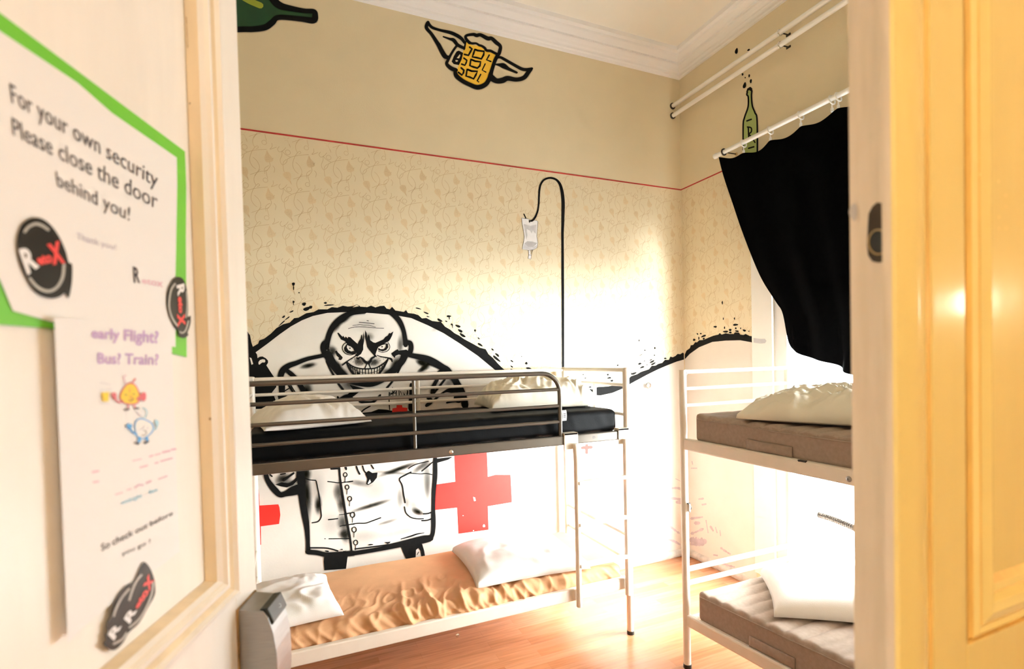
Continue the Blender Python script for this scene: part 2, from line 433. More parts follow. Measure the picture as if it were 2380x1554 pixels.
# --- wallpaper sheet + printed vine
ZR = 3.068
mb = MB()
mb.add([(XL, YM-.0006, .9), (XR, YM-.0006, .9), (XR, YM-.0006, ZR), (XL, YM-.0006, ZR)], [(0, 1, 2, 3)], 'paper')
wp = mb.build('wallpaper', wall_back); wp['label'] = 'tan wallpaper printed with curling vines and leaves'
mb = MB()
mb.add([(XR-.0006, 2.665, .9), (XR-.0006, YM, .9), (XR-.0006, YM, ZR), (XR-.0006, 2.665, ZR)], [(0, 1, 2, 3)], 'paper')
mb.add([(XR-.0006, YF1, 2.9), (XR-.0006, 2.665, 2.9), (XR-.0006, 2.665, ZR), (XR-.0006, YF1, ZR)], [(0, 1, 2, 3)], 'paper')
wpr = mb.build('wallpaper', wall_right); wpr['label'] = 'tan vine wallpaper beside the window'
TW, TH = .2325, .2225
N0 = onY(cN(170, 110), YM)
def npt(x, y):
    q = onY(cN(x, y), YM); return (q.x-N0.x, q.z-N0.z)
VS = [[(270,330),(262,300),(250,270)], [(190,330),(150,380),(120,400),(118,470),(85,560),(110,630),(140,660),(145,720),(160,775)],
      [(120,390),(160,440),(215,480),(270,510),(220,540),(200,600),(140,645),(150,590),(200,545)], [(70,315),(40,360),(70,410),(120,400)],
      [(470,150),(400,230),(365,300),(372,370),(400,425)], [(400,425),(345,510),(312,640),(350,745),(415,805)], [(370,600),(440,670),(480,770),(450,850),(395,920)],
      [(400,425),(440,400),(460,430),(420,450)], [(300,235),(400,205),(480,185),(560,180),(600,165)], [(570,185),(580,240),(600,310)],
      [(690,350),(695,410),(660,460),(770,420)], [(270,510),(380,480),(520,465),(600,460)], [(650,690),(660,750),(620,815),(565,840),(575,785),(640,745)], [(565,840),(570,890)],
      [(705,750),(740,800),(725,870)], [(690,640),(715,610)]]
CIRC = [(225,420,46),(560,340,42)]
LEAVES = [[(115,150),(140,110),(175,100),(240,115),(265,190),(252,260),(272,330),(220,270),(150,205)], [(605,475),(640,540),(690,600),(715,660),(650,690),(590,680),(563,610),(585,540)]]
VEINS = [[(175,105),(215,200),(262,310)],[(140,150),(190,170)],[(165,200),(215,205)],[(250,150),(215,180)],[(610,500),(640,600),(650,690)],[(590,600),(635,590)],[(690,620),(642,610)],[(580,650),(645,640)]]
class VP(Paint):
    def line(s, pts, w, m, ox, oz, map3):
        n = len(pts); vs = []
        for i, (x, z) in enumerate(pts):
            a = pts[max(0, i-1)]; b = pts[min(n-1, i+1)]; dx, dz = b[0]-a[0], b[1]-a[1]; l = math.hypot(dx, dz) or 1
            vs += [map3(x-dz/l*w+ox, z+dx/l*w+oz), map3(x+dz/l*w+ox, z-dx/l*w+oz)]
        s.mb.add(vs, [(2*i, 2*i+2, 2*i+3, 2*i+1) for i in range(n-1)], m)
NV = [catmull([npt(*p) for p in v], 4) for v in VS]
NC = [[(lambda c, r, t: (c[0]+r*math.cos(t), c[1]+r*math.sin(t)))(npt(x, y), r*.000308, 2*PI*k/14) for k in range(15)] for x, y, r in CIRC]
NL = [catmull([npt(*p) for p in v], 3, True) for v in LEAVES]
NVe = [[npt(*p) for p in v] for v in VEINS]
LT = [[tuple(t) for t in tessellate_polygon([[Vector((x, z, 0)) for x, z in l]])] for l in NL]
def print_vines(parent, u0, u1, map3, z0, zmin_fn):
    vp = VP(None)
    i0 = int(math.floor((u0-N0.x)/TW))-1; i1 = int(math.ceil((u1-N0.x)/TW))+1
    for i in range(i0, i1):
        for j in range(-1, 9):
            ox, oz = N0.x+i*TW, N0.z-j*TH
            for l, t in zip(NL, LT):
                xs = [x+ox for x, z in l]; zs = [z+oz for x, z in l]
                if min(xs) < u0 or max(xs) > u1 or max(zs) > z0 or min(zs) < zmin_fn(ox): continue
                vp.mb.add([map3(x+ox, z+oz) for x, z in l], t, 'leafp')
            for kk, (v, w) in enumerate([(v, .0011) for v in NV]+[(v, .0010) for v in NC]+[(v, .0006) for v in NVe]):
                v = [(x, z) for x, z in v if u0 < x+ox < u1 and zmin_fn(ox) < z+oz < z0]
                if len(v) > 1: vp.line(v, w, 'vine', ox, oz, map3)
    o = vp.mb.build('vine_print', parent); o['kind'] = 'stuff'
    return o
print_vines(wp, -.6, XR-.005, lambda x, z: (x, YM-.0010, z), ZR-.01, lambda x: 1.55)
print_vines(wpr, XR+.005, XR+(YM-2.668), lambda u, z: (XR-.0010, YM-(u-XR), z), ZR-.01, lambda x: 1.6)

# --- red border line
mb = MB(); mb.box((XL, YM-.003, ZR-.004), (XR, YM, ZR+.005), 'red_line'); o = mb.build('border_line', wall_back); o['label'] = 'thin red border strip on the back wall'
mb = MB(); mb.box((XR-.003, YF1, ZR-.004), (XR, YM, ZR+.005), 'red_line'); o = mb.build('border_line', wall_right); o['label'] = 'thin red border strip on the window wall'

# --- white paint below the wave
WB = [cA(140,1150),cA(260,1080),cA(480,920),cA(700,750),cA(900,610),cA(1100,500),cA(1300,420),cA(1560,365),cA(1900,350),cI(900,190),cI(1300,215),cB(100,310),cB(330,350),cB(560,450),cB(780,560),cB(1000,700),cB(1250,870),cB(1480,1060),cB(1650,1170),cB(1800,1280),cB(1920,1315),
      cO(1640,345),cO(1750,375),cO(1960,390),cO(2100,360),cO(2230,305),cF(170,1365),cF(400,1240),cF(560,1160),cF(720,1090),cF(860,1035),cF(985,1000)]
WT = [cA(140,1020),cA(215,975),cA(310,920),cA(330,860),cA(420,830),cA(540,740),cA(640,640),cA(760,570),cA(880,540),cA(960,460),cA(1040,450),cA(1180,370),cA(1310,350),cA(1400,300),cA(1560,300),cA(1640,260),cA(1740,270),cA(1840,235),cA(1930,250),cA(2030,240),cA(2090,210),cA(2150,240),
      cI(930,110),cI(1000,60),cI(1060,95),cI(1190,105),cI(1260,78),cI(1340,110),cI(1420,85),cI(1500,80),cI(1540,130),cI(1600,145),cI(1640,100),cI(1700,165),cB(230,265),cB(260,240),cB(285,280),cB(370,290),cB(430,310),cB(480,355),cB(540,350),cB(620,390),cB(700,400),cB(740,400),cB(800,470),cB(870,510),cB(930,560),cB(990,590),cB(1060,640),cB(1200,715),cB(1280,760),cB(1360,780),cB(1400,850),cB(1460,900),cB(1530,980),cB(1580,1030),cB(1640,1080),cB(1750,1165),cB(1860,1185),cB(1880,1230),cB(1990,1280),
      cO(1640,335),cO(1700,322),cO(1780,312),cO(1800,300),cO(1860,320),cO(1930,292),cO(2050,285),cO(2230,250),cF(170,1255),cF(260,1225),cF(320,1190),cF(380,1170),cF(440,1150),cF(480,1100),cF(540,1095),cF(580,1070),cF(640,1055),cF(680,1010),cF(740,1010),cF(760,960),cF(800,970),cF(840,950),cF(870,920),cF(910,925),cF(950,900),cF(985,930)]
pt = Paint(W3); pt.lift = .0014
left = [(480, 880)]
pt.poly(c1, left + WB + [(1597, 1289), (1484, 1318), (480, 1560)], 'white_wall')
pt.build('white_dado', wall_back, 'white painted lower wall below the black wave')
pt = Paint(R3); pt.lift = .0014
RB = [cF(985,1000),cF(1060,920),cF(1200,820),cF(1400,740),cF(1600,720),cF(1820,715),cF(2015,750)]
RT = [cF(985,930),cF(1010,870),cF(1060,835),cF(1075,790),cF(1110,785),cF(1140,745),cF(1170,745),cF(1200,715),cF(1260,710),cF(1380,660),cF(1420,645),cF(1490,630),cF(1510,605),cF(1540,630),cF(1600,610),cF(1660,620),cF(1720,620),cF(1740,595),cF(1800,600),cF(1820,630),cF(1870,635),cF(1900,620),cF(1960,650),cF(2000,655),cF(2018,680)]
q = [R3(p, .0014) for p in RB]
yz = [(p[1], p[2]) for p in q] + [(2.665, .0), (YM, 0)]
tr_ = tessellate_polygon([[Vector((a, b, 0)) for a, b in yz]])
pt.mb.add([(XR-.0014, a, b) for a, b in yz], [tuple(t) for t in tr_], 'white_wall')
pt.mb.add([(XR-.0014, YF1, 0), (XR-.0014, WY0-.165, 0), (XR-.0014, WY0-.165, 1.2), (XR-.0014, YF1, 1.2)], [(0, 1, 2, 3)], 'white_wall')
pt.build('white_dado', wall_right, 'white painted lower window wall')

# --- black wave
pt = Paint(W3); pt.lift = .0022
pt.poly(c1, WB + WT[::-1], 'black')
for (x, y, rx, ry, a) in [(950,165,18,20,0),(1140,205,38,30,-20),(1190,290,70,32,-20),(1260,260,30,28,0),(915,340,40,12,-25),(770,435,32,14,-35),(840,460,55,10,-38),(740,550,80,10,-42),(1525,185,28,18,0),(1590,225,95,12,-4),(950,200,6,30,0)]:
    pt.blob(cA, x, y, rx, ry, a)
pt.blob(c1, 682, 660, 3.5, 4); pt.blob(c1, 682.5, 669, 1.3, 5); pt.blob(c1, 695, 680, 1.6, 1.6)
for (x, y, rx, ry, a) in [(428,218,42,8,15),(538,280,38,10,22),(562,330,22,7,15),(725,380,40,16,28),(850,325,32,14,0),(858,352,6,22,5),(815,395,17,8,28),(893,440,20,12,40),(902,470,5,22,-5),(978,462,38,16,20),(1010,528,36,18,32),(1040,588,48,17,33),(1213,520,14,14,0),(1216,535,5,14,0),(1263,630,18,8,40),(1283,718,40,14,32),(1455,785,22,10,38),(1520,860,36,14,42),(1510,910,68,16,40),(1722,945,24,9,32),(1720,1020,22,9,35),(1720,1065,20,10,30),(1922,975,18,18,0),(1960,1050,44,16,20),(1895,1063,12,8,0),(2083,1217,18,15,0),(1995,1185,5,40,0),(1857,880,6,6,0),(2150,742,4,4,0)]:
    pt.blob(cB, x, y, rx, ry, a)
for (x, y, rx, ry, a) in [(2158,42,11,9,-30),(1760,150,7,9,0),(1786,190,13,6,-20),(2045,150,12,11,0),(2060,188,26,10,-10),(2090,220,18,12,-10),(1675,270,52,9,6),(1660,298,36,8,5),(1616,312,11,14,10),(1730,322,13,17,10),(1795,312,14,16,0),(1840,293,17,7,-5),(1802,268,10,5,0)]:
    pt.blob(cO, x, y, rx, ry, a)
for (x, y, rx, ry, a) in [(292,718,8,15,0),(378,865,7,14,0),(528,832,12,16,0),(522,940,9,11,0),(318,935,32,4,-30),(370,1028,18,5,-25),(468,1010,26,7,-22),(487,1036,40,14,-28),(505,1068,40,13,-28),(302,1068,26,14,-15),(338,1120,36,13,-20),(410,1085,13,6,-15),(685,988,20,12,0),(210,1215,46,16,-18),(174,1205,5,18,0)]:
    pt.blob(cF, x, y, rx, ry, a)
pt.build('painted_wave', wall_back, 'black painted wave with splashes on the back wall')
pt = Paint(R3); pt.lift = .0022
pt.poly(c1, RB + RT[::-1], 'black')
for (x, y, rx, ry, a) in [(1550,150,9,28,0),(1565,390,7,20,0),(1732,388,9,18,0),(1748,482,40,15,-4),(1443,512,26,14,0),(1583,526,10,20,0),(1668,560,21,18,0),(1752,535,13,15,0),(1825,535,9,13,0),(1882,568,25,15,15),(1950,580,9,8,0),(1600,585,40,15,0),(1670,598,22,14,0),(1770,578,30,12,10),(1126,708,20,17,0),(1196,685,9,25,0),(1176,620,10,14,-30),(1225,614,14,10,-10),(1268,652,40,14,-22),(1270,690,18,14,-30)]:
    pt.blob(cF, x, y, rx, ry, a)
pt.build('painted_wave', wall_right, 'end of the black painted wave on the window wall')

# --- the painted man in a white coat
pt = Paint(W3); pt.lift = .0026; pt.halo = .8
K = 'black'
# sprayed shading first
for (c, x, y, rx, ry, a, cv) in [(cI,760,340,170,55,-30,.75),(cI,640,450,120,60,-55,.6),(cI,1230,640,90,70,0,.4),(cI,560,900,110,90,60,.7),(cI,660,1160,110,70,50,.8),(cI,740,1270,140,60,35,.8),(cI,1700,1120,150,70,-60,.7),(cI,1560,1310,130,70,-40,.8),(cI,1790,780,60,150,0,.5),
      (cI,1050,1090,110,70,10,.6),(cI,1320,1100,110,70,-15,.6),(cI,130,1160,160,50,-12,.75),(cI,2200,1130,140,60,25,.8),(cI,2200,1230,110,40,-25,.7),(cI,1500,1240,80,60,0,.3),
      (cH,540,150,70,130,0,.8),(cH,1010,70,120,60,0,.5),(cC,450,300,120,70,-20,.7),(cC,560,360,110,40,-20,.6),(cC,760,230,70,90,0,.9),(cC,770,500,60,300,-4,.75),(cC,920,650,50,120,0,.9),(cC,1190,470,70,130,0,.55),(cC,1230,640,60,110,0,.6),(cC,1250,880,80,110,0,.55),(cC,1260,1040,80,60,0,.6),
      (cD,700,220,260,30,-20,.75),(cD,640,268,260,22,4,.4),(cD,990,190,150,40,-35,.5),(cD,350,690,280,28,-17,.65),(cD,200,400,140,40,8,.35),(cD,720,600,50,150,0,.35),(cD,810,650,50,90,0,.3),(cD,950,770,85,40,22,.85),(cD,1080,450,40,200,0,.35),(cD,560,900,150,25,-18,.35),(cD,20,1060,60,120,0,.5),(cD,880,1200,60,60,0,.2),
      (cB,660,505,60,30,-20,.2),(cB,520,1020,110,26,-35,.9),(cB,470,960,70,30,15,.8),(cB,620,980,150,40,20,.9),(cB,850,1240,60,60,60,.4),(cD,1060,320,60,260,2,.3),(cD,900,700,60,120,-10,.25),(cC,900,420,120,200,0,.14),(cC,1100,900,140,160,0,.14),(cD,420,480,200,160,0,.12),(cD,300,1080,260,80,-6,.16),(cD,760,1020,260,60,-14,.16),(cI,1200,430,300,120,0,.12),(cI,900,1220,160,90,20,.2)]:
    pt.soft(c, x, y, rx*1.25, ry*1.35, a, min(.97, cv*1.3))
pt.lift = .003
S_ = lambda c, pts, w=10, **k: pt.stroke(c, pts, w, K, **k)
# head
S_(cI, [(455,830,100),(470,740,95),(505,600,95),(560,480,100),(650,370,105),(770,280,105),(920,210,85),(1150,180,85)])
S_(cI, [(1600,190,90),(1690,260,95),(1780,370,90),(1845,520,75),(1875,680,80),(1885,790,80)])
S_(cI, [(470,720,60),(405,770,85),(395,860,90),(440,950,100),(520,1000,90)]); S_(cI, [(1880,740,60),(1960,750,85),(1985,830,85),(1960,920,90),(1880,960,100)])
pt.poly(cI, [(1740,862),(1700,885),(1625,940),(1650,985),(1690,1025),(1700,985),(1760,960),(1900,985),(1960,930),(1900,870),(1760,890)], K)
pt.poly(cI, [(460,840),(490,828),(515,880),(500,925),(475,900)], K)
S_(cI, [(480,960,150),(530,1060,150),(600,1170,140),(690,1280,130),(800,1370,120),(900,1430,100),(1050,1480,90),(1200,1500,90),(1330,1480,90),(1480,1400,110),(1620,1290,120),(1740,1170,120),(1830,1060,120),(1870,960,130)])
S_(cI, [(455,1080,26),(520,1220,30),(590,1340,34),(660,1470,34),(760,1600,36)]); S_(cI, [(1830,1100,26),(1770,1230,30),(1720,1330,34),(1640,1450,34),(1540,1570,36)])
# face
pt.poly(cI, [(650,570),(672,565),(700,592),(745,640),(758,620),(790,662),(800,633),(840,668),(850,640),(890,650),(930,690),(1000,752),(1020,770),(1040,720),(1070,680),(1085,598),(1100,620),(1112,690),(1125,545),(1136,640),(1135,720),(1120,800),(1120,870),(1080,950),(1010,1000),(970,970),(1000,940),(962,900),(940,850),(880,800),(830,770),(790,720),(720,690),(680,630)], K)
pt.poly(cI, [(1155,520),(1180,570),(1195,660),(1215,598),(1235,640),(1245,700),(1300,740),(1340,750),(1480,690),(1520,640),(1560,620),(1590,570),(1610,580),(1665,542),(1640,620),(1610,680),(1580,720),(1480,770),(1400,810),(1380,850),(1360,900),(1340,960),(1370,1005),(1330,1000),(1280,940),(1230,880),(1190,820),(1170,720),(1150,640)], K)
S_(cI, [(815,742),(765,780),(742,840),(765,905),(820,950),(900,965),(985,940)], 15)
pt.poly(cI, [(772,840),(800,800),(835,768),(822,830),(850,880),(900,903),(955,895),(990,915),(980,950),(900,955),(830,940),(780,895)], K)
S_(cI, [(1565,738),(1598,800),(1590,860),(1540,905),(1460,918),(1395,900)], 12)
pt.poly(cI, [(1530,760),(1565,765),(1572,830),(1535,880),(1470,903),(1390,880),(1392,838),(1430,862),(1490,862),(1525,825)], K)
S_(cI, [(815,800),(830,780),(880,800)], 18); S_(cI, [(1400,812),(1450,785),(1520,765)], 18)
pt.blob(cI, 880, 846, 14, 13); pt.blob(cI, 1460, 820, 14, 13)
S_(cI, [(1000,1020,24),(1035,1032,26),(1060,1008,20),(1105,1035,30),(1150,1085,40),(1200,1110,50),(1245,1080,40),(1272,1030,30),(1315,1005,26),(1345,985,20)])
pt.poly(cI, [(1140,1075),(1200,1095),(1250,1075),(1228,1132),(1180,1130)], K)
S_(cI, [(1182,1120),(1170,1160),(1150,1205)], 20); S_(cI, [(1220,1120),(1235,1165),(1252,1212)], 20)
S_(cI, [(1000,975,16),(930,1020,18),(850,1070,22),(790,1115,30),(745,1150,26)]); S_(cI, [(1370,975,14),(1450,1000,20),(1560,1020,26),(1625,1045,40),(1640,1090,20)])
S_(cI, [(825,1095),(900,1155),(980,1192),(1100,1217),(1230,1217),(1350,1200),(1460,1140),(1530,1085),(1572,1030)], 24)
S_(cI, [(825,1120,30),(880,1225,34),(945,1310,40),(1010,1380,40)]); S_(cI, [(1565,1050,26),(1490,1190,30),(1410,1300,36),(1340,1390,40)])
S_(cI, [(860,1150),(950,1220),(1050,1270),(1180,1295),(1300,1280),(1420,1225),(1530,1110)], 9)
for x0, y0, x1, y1 in [(885,1150,900,1210),(925,1175,945,1290),(965,1190,985,1330),(1005,1200,1012,1370),(1057,1212,1060,1370),(1107,1215,1110,1370),(1160,1222,1160,1370),(1215,1220,1220,1370),(1270,1218,1272,1370),(1322,1210,1322,1360),(1375,1195,1368,1340),(1422,1170,1410,1290),(1462,1145,1450,1240),(1500,1110,1488,1185)]:
    S_(cI, [(x0, y0), (x1, y1)], 15, smooth=False)
pt.poly(cI, [(1005,1268),(1055,1285),(1052,1380),(1000,1350)], K); pt.poly(cI, [(860,1190),(905,1225),(930,1290),(900,1260)], K)
for i in range(46):
    x = random.uniform(880, 1140); y = 1010+random.random()*150
    if y < 1190-abs(x-1140)*.35: pt.blob(cI, x, y, 5, 5, n=6)
    x = random.uniform(1260, 1530); y = 1000+random.random()*180
    if y < 1195-abs(x-1260)*.45: pt.blob(cI, x, y, 5, 5, n=6)
for pts, w in [([(1045,378),(1180,390),(1318,405)],11),([(930,437),(1000,428),(1060,418),(1130,430),(1220,432),(1340,465)],8),([(850,492),(950,468),(1060,460),(1200,468),(1350,482),(1490,485)],9),([(1185,348),(1215,352)],11)]: S_(cI, pts, w)
pt.poly(cI, [(610,905),(640,888),(665,925),(700,955),(750,1012),(738,1040),(715,1062),(668,1050),(682,1020),(640,980)], K)
# shoulders, arms
S_(cA, [(1560,1110,70),(1450,1140,66),(1200,1195,70),(1000,1270,80),(860,1320,95),(760,1400,110),(720,1500,100),(705,1640,90)])
S_(cA, [(830,1400,60),(900,1460,80),(1000,1540,60)])
S_(cB, [(300,860,60),(520,905,85),(640,960,100),(760,1030,90),(830,1070,85),(880,1140,80),(925,1190,90),(965,1260,90),(1010,1340,95),(1050,1440,95),(1075,1560,95)])
S_(cB, [(690,1200,46),(640,1290,50),(620,1390,50)]); S_(cB, [(800,1190,26),(730,1280,28),(640,1390,30)]); S_(cB, [(800,1060,30),(740,1080,40),(700,1110,40)])
S_(cB, [(640,1490,26),(720,1420,30),(790,1370,26),(860,1350,60),(960,1360,90)]); S_(cB, [(560,1440,50),(600,1500,60),(540,1560,40)]); pt.blob(cB, 980, 1440, 60, 90, 10)
S_(cB, [(820,1520,20),(900,1500,30),(1010,1490,40)])
S_(cH, [(330,60),(380,140),(440,240)], 20); S_(cH, [(360,70),(430,180),(470,250)], 12); S_(cH, [(450,50,50),(500,130,56),(540,230,50)]); S_(cH, [(300,130,14),(350,100,12)])
pt.poly(cH, [(225,60),(300,60),(296,160),(330,185),(318,245),(230,245),(215,185),(232,150)], K)
S_(cH, [(1040,215,30),(990,195,46),(930,215,40),(885,260,50),(900,300,46)]); pt.poly(cH, [(1010,65),(1190,112),(1130,135),(1060,190),(1010,215),(950,205),(1000,160),(1050,120)], K)
S_(cH, [(1120,250,22),(1200,265,36),(1280,250,26),(1350,180,22)]); S_(cH, [(880,200,22),(905,280,30)])
S_(cH, [(1450,150),(1448,250),(1455,340)], 12); S_(cH, [(1240,300,14),(1170,340,16),(1130,380,14)]); pt.blob(cH, 1000, 330, 8, 12)
pt.poly(cH, [(1050,385),(1250,365),(1330,335),(1420,340),(1520,360),(1760,350),(1760,400),(1050,410)], K)
S_(cH, [(1690,60,30),(1695,200,50),(1690,330,60)])
for pts in [[(1485,95),(1490,180)],[(1455,160),(1525,155)],[(1460,180),(1515,130)],[(1530,110),(1525,185)],[(1555,100),(1560,185)],[(1575,140),(1590,185),(1600,140),(1615,185)],[(1620,185),(1622,135),(1640,185),(1650,125)],[(1655,140),(1650,180)]]: S_(cH, pts, 10, smooth=False)
# coat
S_(cC, [(660,90,90),(680,200,100),(695,330,105),(700,470,100),(715,620,90),(740,780,85),(765,930,70),(778,1080,55),(782,1180,50),(785,1270,60)])
S_(cC, [(210,200,60),(235,300,62),(290,390,75),(350,460,80),(410,512,70),(480,500,70),(560,470,110),(650,440,130)])
pt.poly(cC, [(345,375),(430,345),(540,360),(590,320),(640,260),(640,320),(580,380),(500,415),(420,400)], K)
S_(cC, [(450,320),(530,265),(592,222)], 24); S_(cC, [(415,240),(480,228)], 16); S_(cC, [(275,245),(300,265)], 22)
S_(cC, [(640,200),(630,270)], 14)
S_(cC, [(775,1275,60),(900,1285,62),(1020,1310,60),(1200,1305,64),(1400,1290,62)])
S_(cD, [(0,1300,60),(60,1310,58),(300,1275,52),(520,1235,56),(760,1180,76),(1000,1130,100),(1110,1110,80)])
S_(cD, [(1172,80,50),(1172,300,56),(1155,500,50),(1148,700,45),(1150,850,55),(1150,950,54),(1140,1050,50),(1110,1115,60)])
S_(cC, [(810,1220),(1000,1222),(1090,1235),(1180,1262)], 20); S_(cD, [(140,1246),(400,1215),(600,1186),(780,1145)], 18); S_(cD, [(730,1120,10),(860,1082,20),(940,1055,18),(1030,1040,8)])
pt.poly(cD, [(515,1160),(600,1152),(585,1172),(560,1182)], K); pt.blob(cD, 340, 1192, 34, 9, -5); pt.blob(cC, 1035, 1265, 30, 10, 8); pt.blob(cC, 1230, 1242, 20, 7)
S_(cC, [(1200,150),(1212,300),(1250,550),(1300,850),(1345,1100),(1365,1270)], 24)
S_(cC, [(1090,165),(1200,160)], 26); S_(cC, [(1290,150),(1292,172)], 24)
for (c, x, y, r) in [(cC,1280,245,24),(cC,1305,410,24),(cC,1340,565,26),(cD,108,808,28),(cD,128,998,28),(cD,148,1165,26)]:
    S_(c, [(x+r*math.cos(t), y+1.15*r*math.sin(t)) for t in [2*PI*k/10 for k in range(10)]], 13, closed=True)
    S_(c, [(x, y+r), (x-4, y+r+70)], 9, smooth=False)
S_(cD, [(860,258),(790,295),(712,345),(748,430),(765,540),(785,650)], 17); S_(cD, [(776,705),(798,785),(860,840),(940,858),(1020,858)], 15)
S_(cD, [(1020,795),(1080,790),(1130,772)], 19); S_(cD, [(1000,882),(1070,878),(1130,855)], 19); S_(cD, [(850,270),(980,280),(1060,275),(1130,290)], 12)
S_(cC, [(740,290),(800,312),(885,320)], 14); S_(cC, [(892,330),(915,440),(940,570),(940,620),(958,760),(955,815),(915,870),(835,886)], 15)
pt.poly(cD, [(272,290),(285,262),(315,240),(362,268),(430,262),(420,330),(370,390),(310,425),(285,412),(298,345),(285,310)], K)
pt.poly(cD, [(300,405),(330,350),(345,385),(315,412)], 'white_wall')
S_(cD, [(238,180),(255,235),(285,275)], 17); S_(cD, [(158,185),(175,235),(200,282)], 20); S_(cD, [(350,168),(378,212)], 17); S_(cD, [(10,200),(25,215)], 18)
S_(cD, [(825,213),(920,160),(1085,118)], 12); S_(cD, [(1000,246),(1070,190),(1140,128)], 13)
pt.poly(cD, [(1150,90),(1400,60),(1335,100),(1200,138)], K)
for (c, pts, w) in [(cC,[(1045,335),(1130,345),(1210,352),(1381,330)],14),(cC,[(1055,845),(1180,830)],15),(cC,[(1200,780),(1300,768),(1400,745)],9),(cC,[(1210,932),(1290,915),(1400,905)],11),(cC,[(1060,1100),(1330,1098)],13),(cC,[(1003,1100),(1015,1100)],10),
      (cD,[(0,945),(160,918),(270,915),(350,890),(470,845)],15),(cD,[(0,798),(50,785),(115,780)],11),(cD,[(0,385),(60,385),(110,375)],13),(cD,[(0,1112),(70,1112)],11)]: S_(c, pts, w)
pt.poly(cC, [(1000,1310),(1315,1310),(1300,1420),(1290,1500),(1000,1520),(992,1400)], K)
pt.poly(cD, [(730,1215),(960,1165),(1005,1185),(1030,1270),(1042,1345),(1000,1380),(985,1270),(955,1235),(925,1260),(918,1400),(810,1400),(758,1290)], K)
S_(cD, [(940,1320),(962,1284)], 8)
man = pt.build('painted_man', wall_back, 'black line mural of a bald grinning man in a white coat')
pt = Paint(W3); pt.lift = .0036
pt.soft(cD, 850, 1235, 40, 55, 0, .8, 'spray'); 
# dark figure at the far left
pt = Paint(W3); pt.lift = .003
pt.poly(cA, [(60,640),(128,715),(165,770),(190,900),(225,1000),(265,1075),(292,1115),(300,1180),(340,1155),(390,1150),(450,1182),(490,1225),(490,1265),(460,1310),(530,1420),(600,1525),(640,1600),(640,1700),(560,1800),(620,1900),(660,2000),(640,2140),(560,2200),(60,2200)], K)
pt.lift = .0034
pt.poly(cA, [(318,1290),(318,1250),(345,1215),(390,1200),(430,1205),(442,1235),(430,1258),(385,1258),(355,1280),(340,1297)], 'white_wall')
pt.poly(cA, [(158,1168),(190,1180),(222,1285),(192,1300)], 'white_wall'); pt.poly(cH, [(176,192),(208,190),(222,245),(200,247)], 'white_wall')
pt.build('painted_shape', wall_back, 'black painted shape at the left end of the wave')
# crosses
pt = Paint(W3); pt.lift = .0020
pt.poly(c5, [(1593,230),(1838,230),(1845,410),(1900,395),(2015,395),(2025,600),(1845,630),(1850,805),(1625,835),(1615,640),(1450,658),(1452,468),(1602,446)], 'red')
pt.poly(c5, [(1735,560),(1750,565),(1755,590),(1742,592)], 'white_wall'); pt.blob(c5, 1816, 776, 9, 11, 0, 'white_wall'); pt.blob(c5, 1738, 812, 5, 4, 0, 'white_wall'); pt.blob(c5, 1660, 700, 4, 3, 0, 'white_wall')
pt.build('painted_cross', wall_back, 'large red painted cross to the right of the white coat')
pt = Paint(W3); pt.lift = .0020
pt.poly(cC, [(-260,440),(120,436),(128,520),(135,656),(385,640),(400,680),(412,780),(395,902),(150,935),(155,1180),(-230,1200)], 'red')
pt.build('painted_cross', wall_back, 'red painted cross cut off by the open door leaf')
pt = Paint(W3); pt.lift = .004
pt.poly(cB, [(1470,1290),(1535,1290),(1540,1320),(1590,1330),(1590,1390),(1540,1400),(1540,1440),(1470,1440),(1470,1390),(1410,1385),(1415,1340),(1470,1325)], 'red')
pt.poly(cH, [(1530,290),(1590,290),(1595,315),(1650,320),(1650,380),(1600,400),(1520,400),(1480,380),(1485,325),(1530,318)], 'red')
pt.poly(cO, [(1785,952),(1815,952),(1818,968),(1855,966),(1870,985),(1855,1003),(1818,1008),(1815,1055),(1800,1062),(1785,1055),(1782,1010),(1745,1008),(1733,992),(1750,976),(1783,970)], 'red', True)
pt.build('painted_cross', wall_back, 'small red painted crosses on the white wall')
# lavender brush marks near the floor corner
pt = Paint(W3); pt.lift = .0022; cP = crop(1440, 1040, 300/1295); SC[id(cP)] = 300/1295
for pts, w in [([(205,870),(250,830),(310,795),(400,755)],26),([(465,765),(520,800),(565,835),(595,855)],18),([(190,985),(240,935),(290,905)],34),([(350,905),(440,910),(540,935),(600,968)],20),([(455,510),(540,508),(625,520)],24),([(530,405),(590,405),(625,430)],20),([(265,995),(280,995)],18),([(575,545),(620,545)],30),([(280,665),(310,655)],16),([(560,310),(620,340)],6)]: pt.stroke(cP, pts, w, 'grey_wall', rough=.9)
pt.build('brush_marks', wall_back)
pt = Paint(R3); pt.lift = .0022
for pts, w in [([(725,860),(780,840),(835,815)],24),([(730,925),(790,940),(850,940)],60),([(725,965),(800,975),(840,970)],26),([(760,755),(800,755)],26),([(720,710),(830,695)],20),([(870,730),(890,850)],14),([(915,790),(940,830)],20),([(965,800),(980,850)],14),([(1020,1005),(1070,1040),(1110,1065)],18),([(1030,1155),(1090,1180),(1150,1195)],20),([(950,1075),(980,1080)],20),([(725,205),(775,205)],14),([(730,140),(735,165)],12),([(800,515),(840,510)],18),([(835,570),(865,565)],20),([(1010,830),(1015,880)],12)]: pt.stroke(cP, pts, w, 'grey_wall', rough=.9)
pt.build('brush_marks', wall_right)

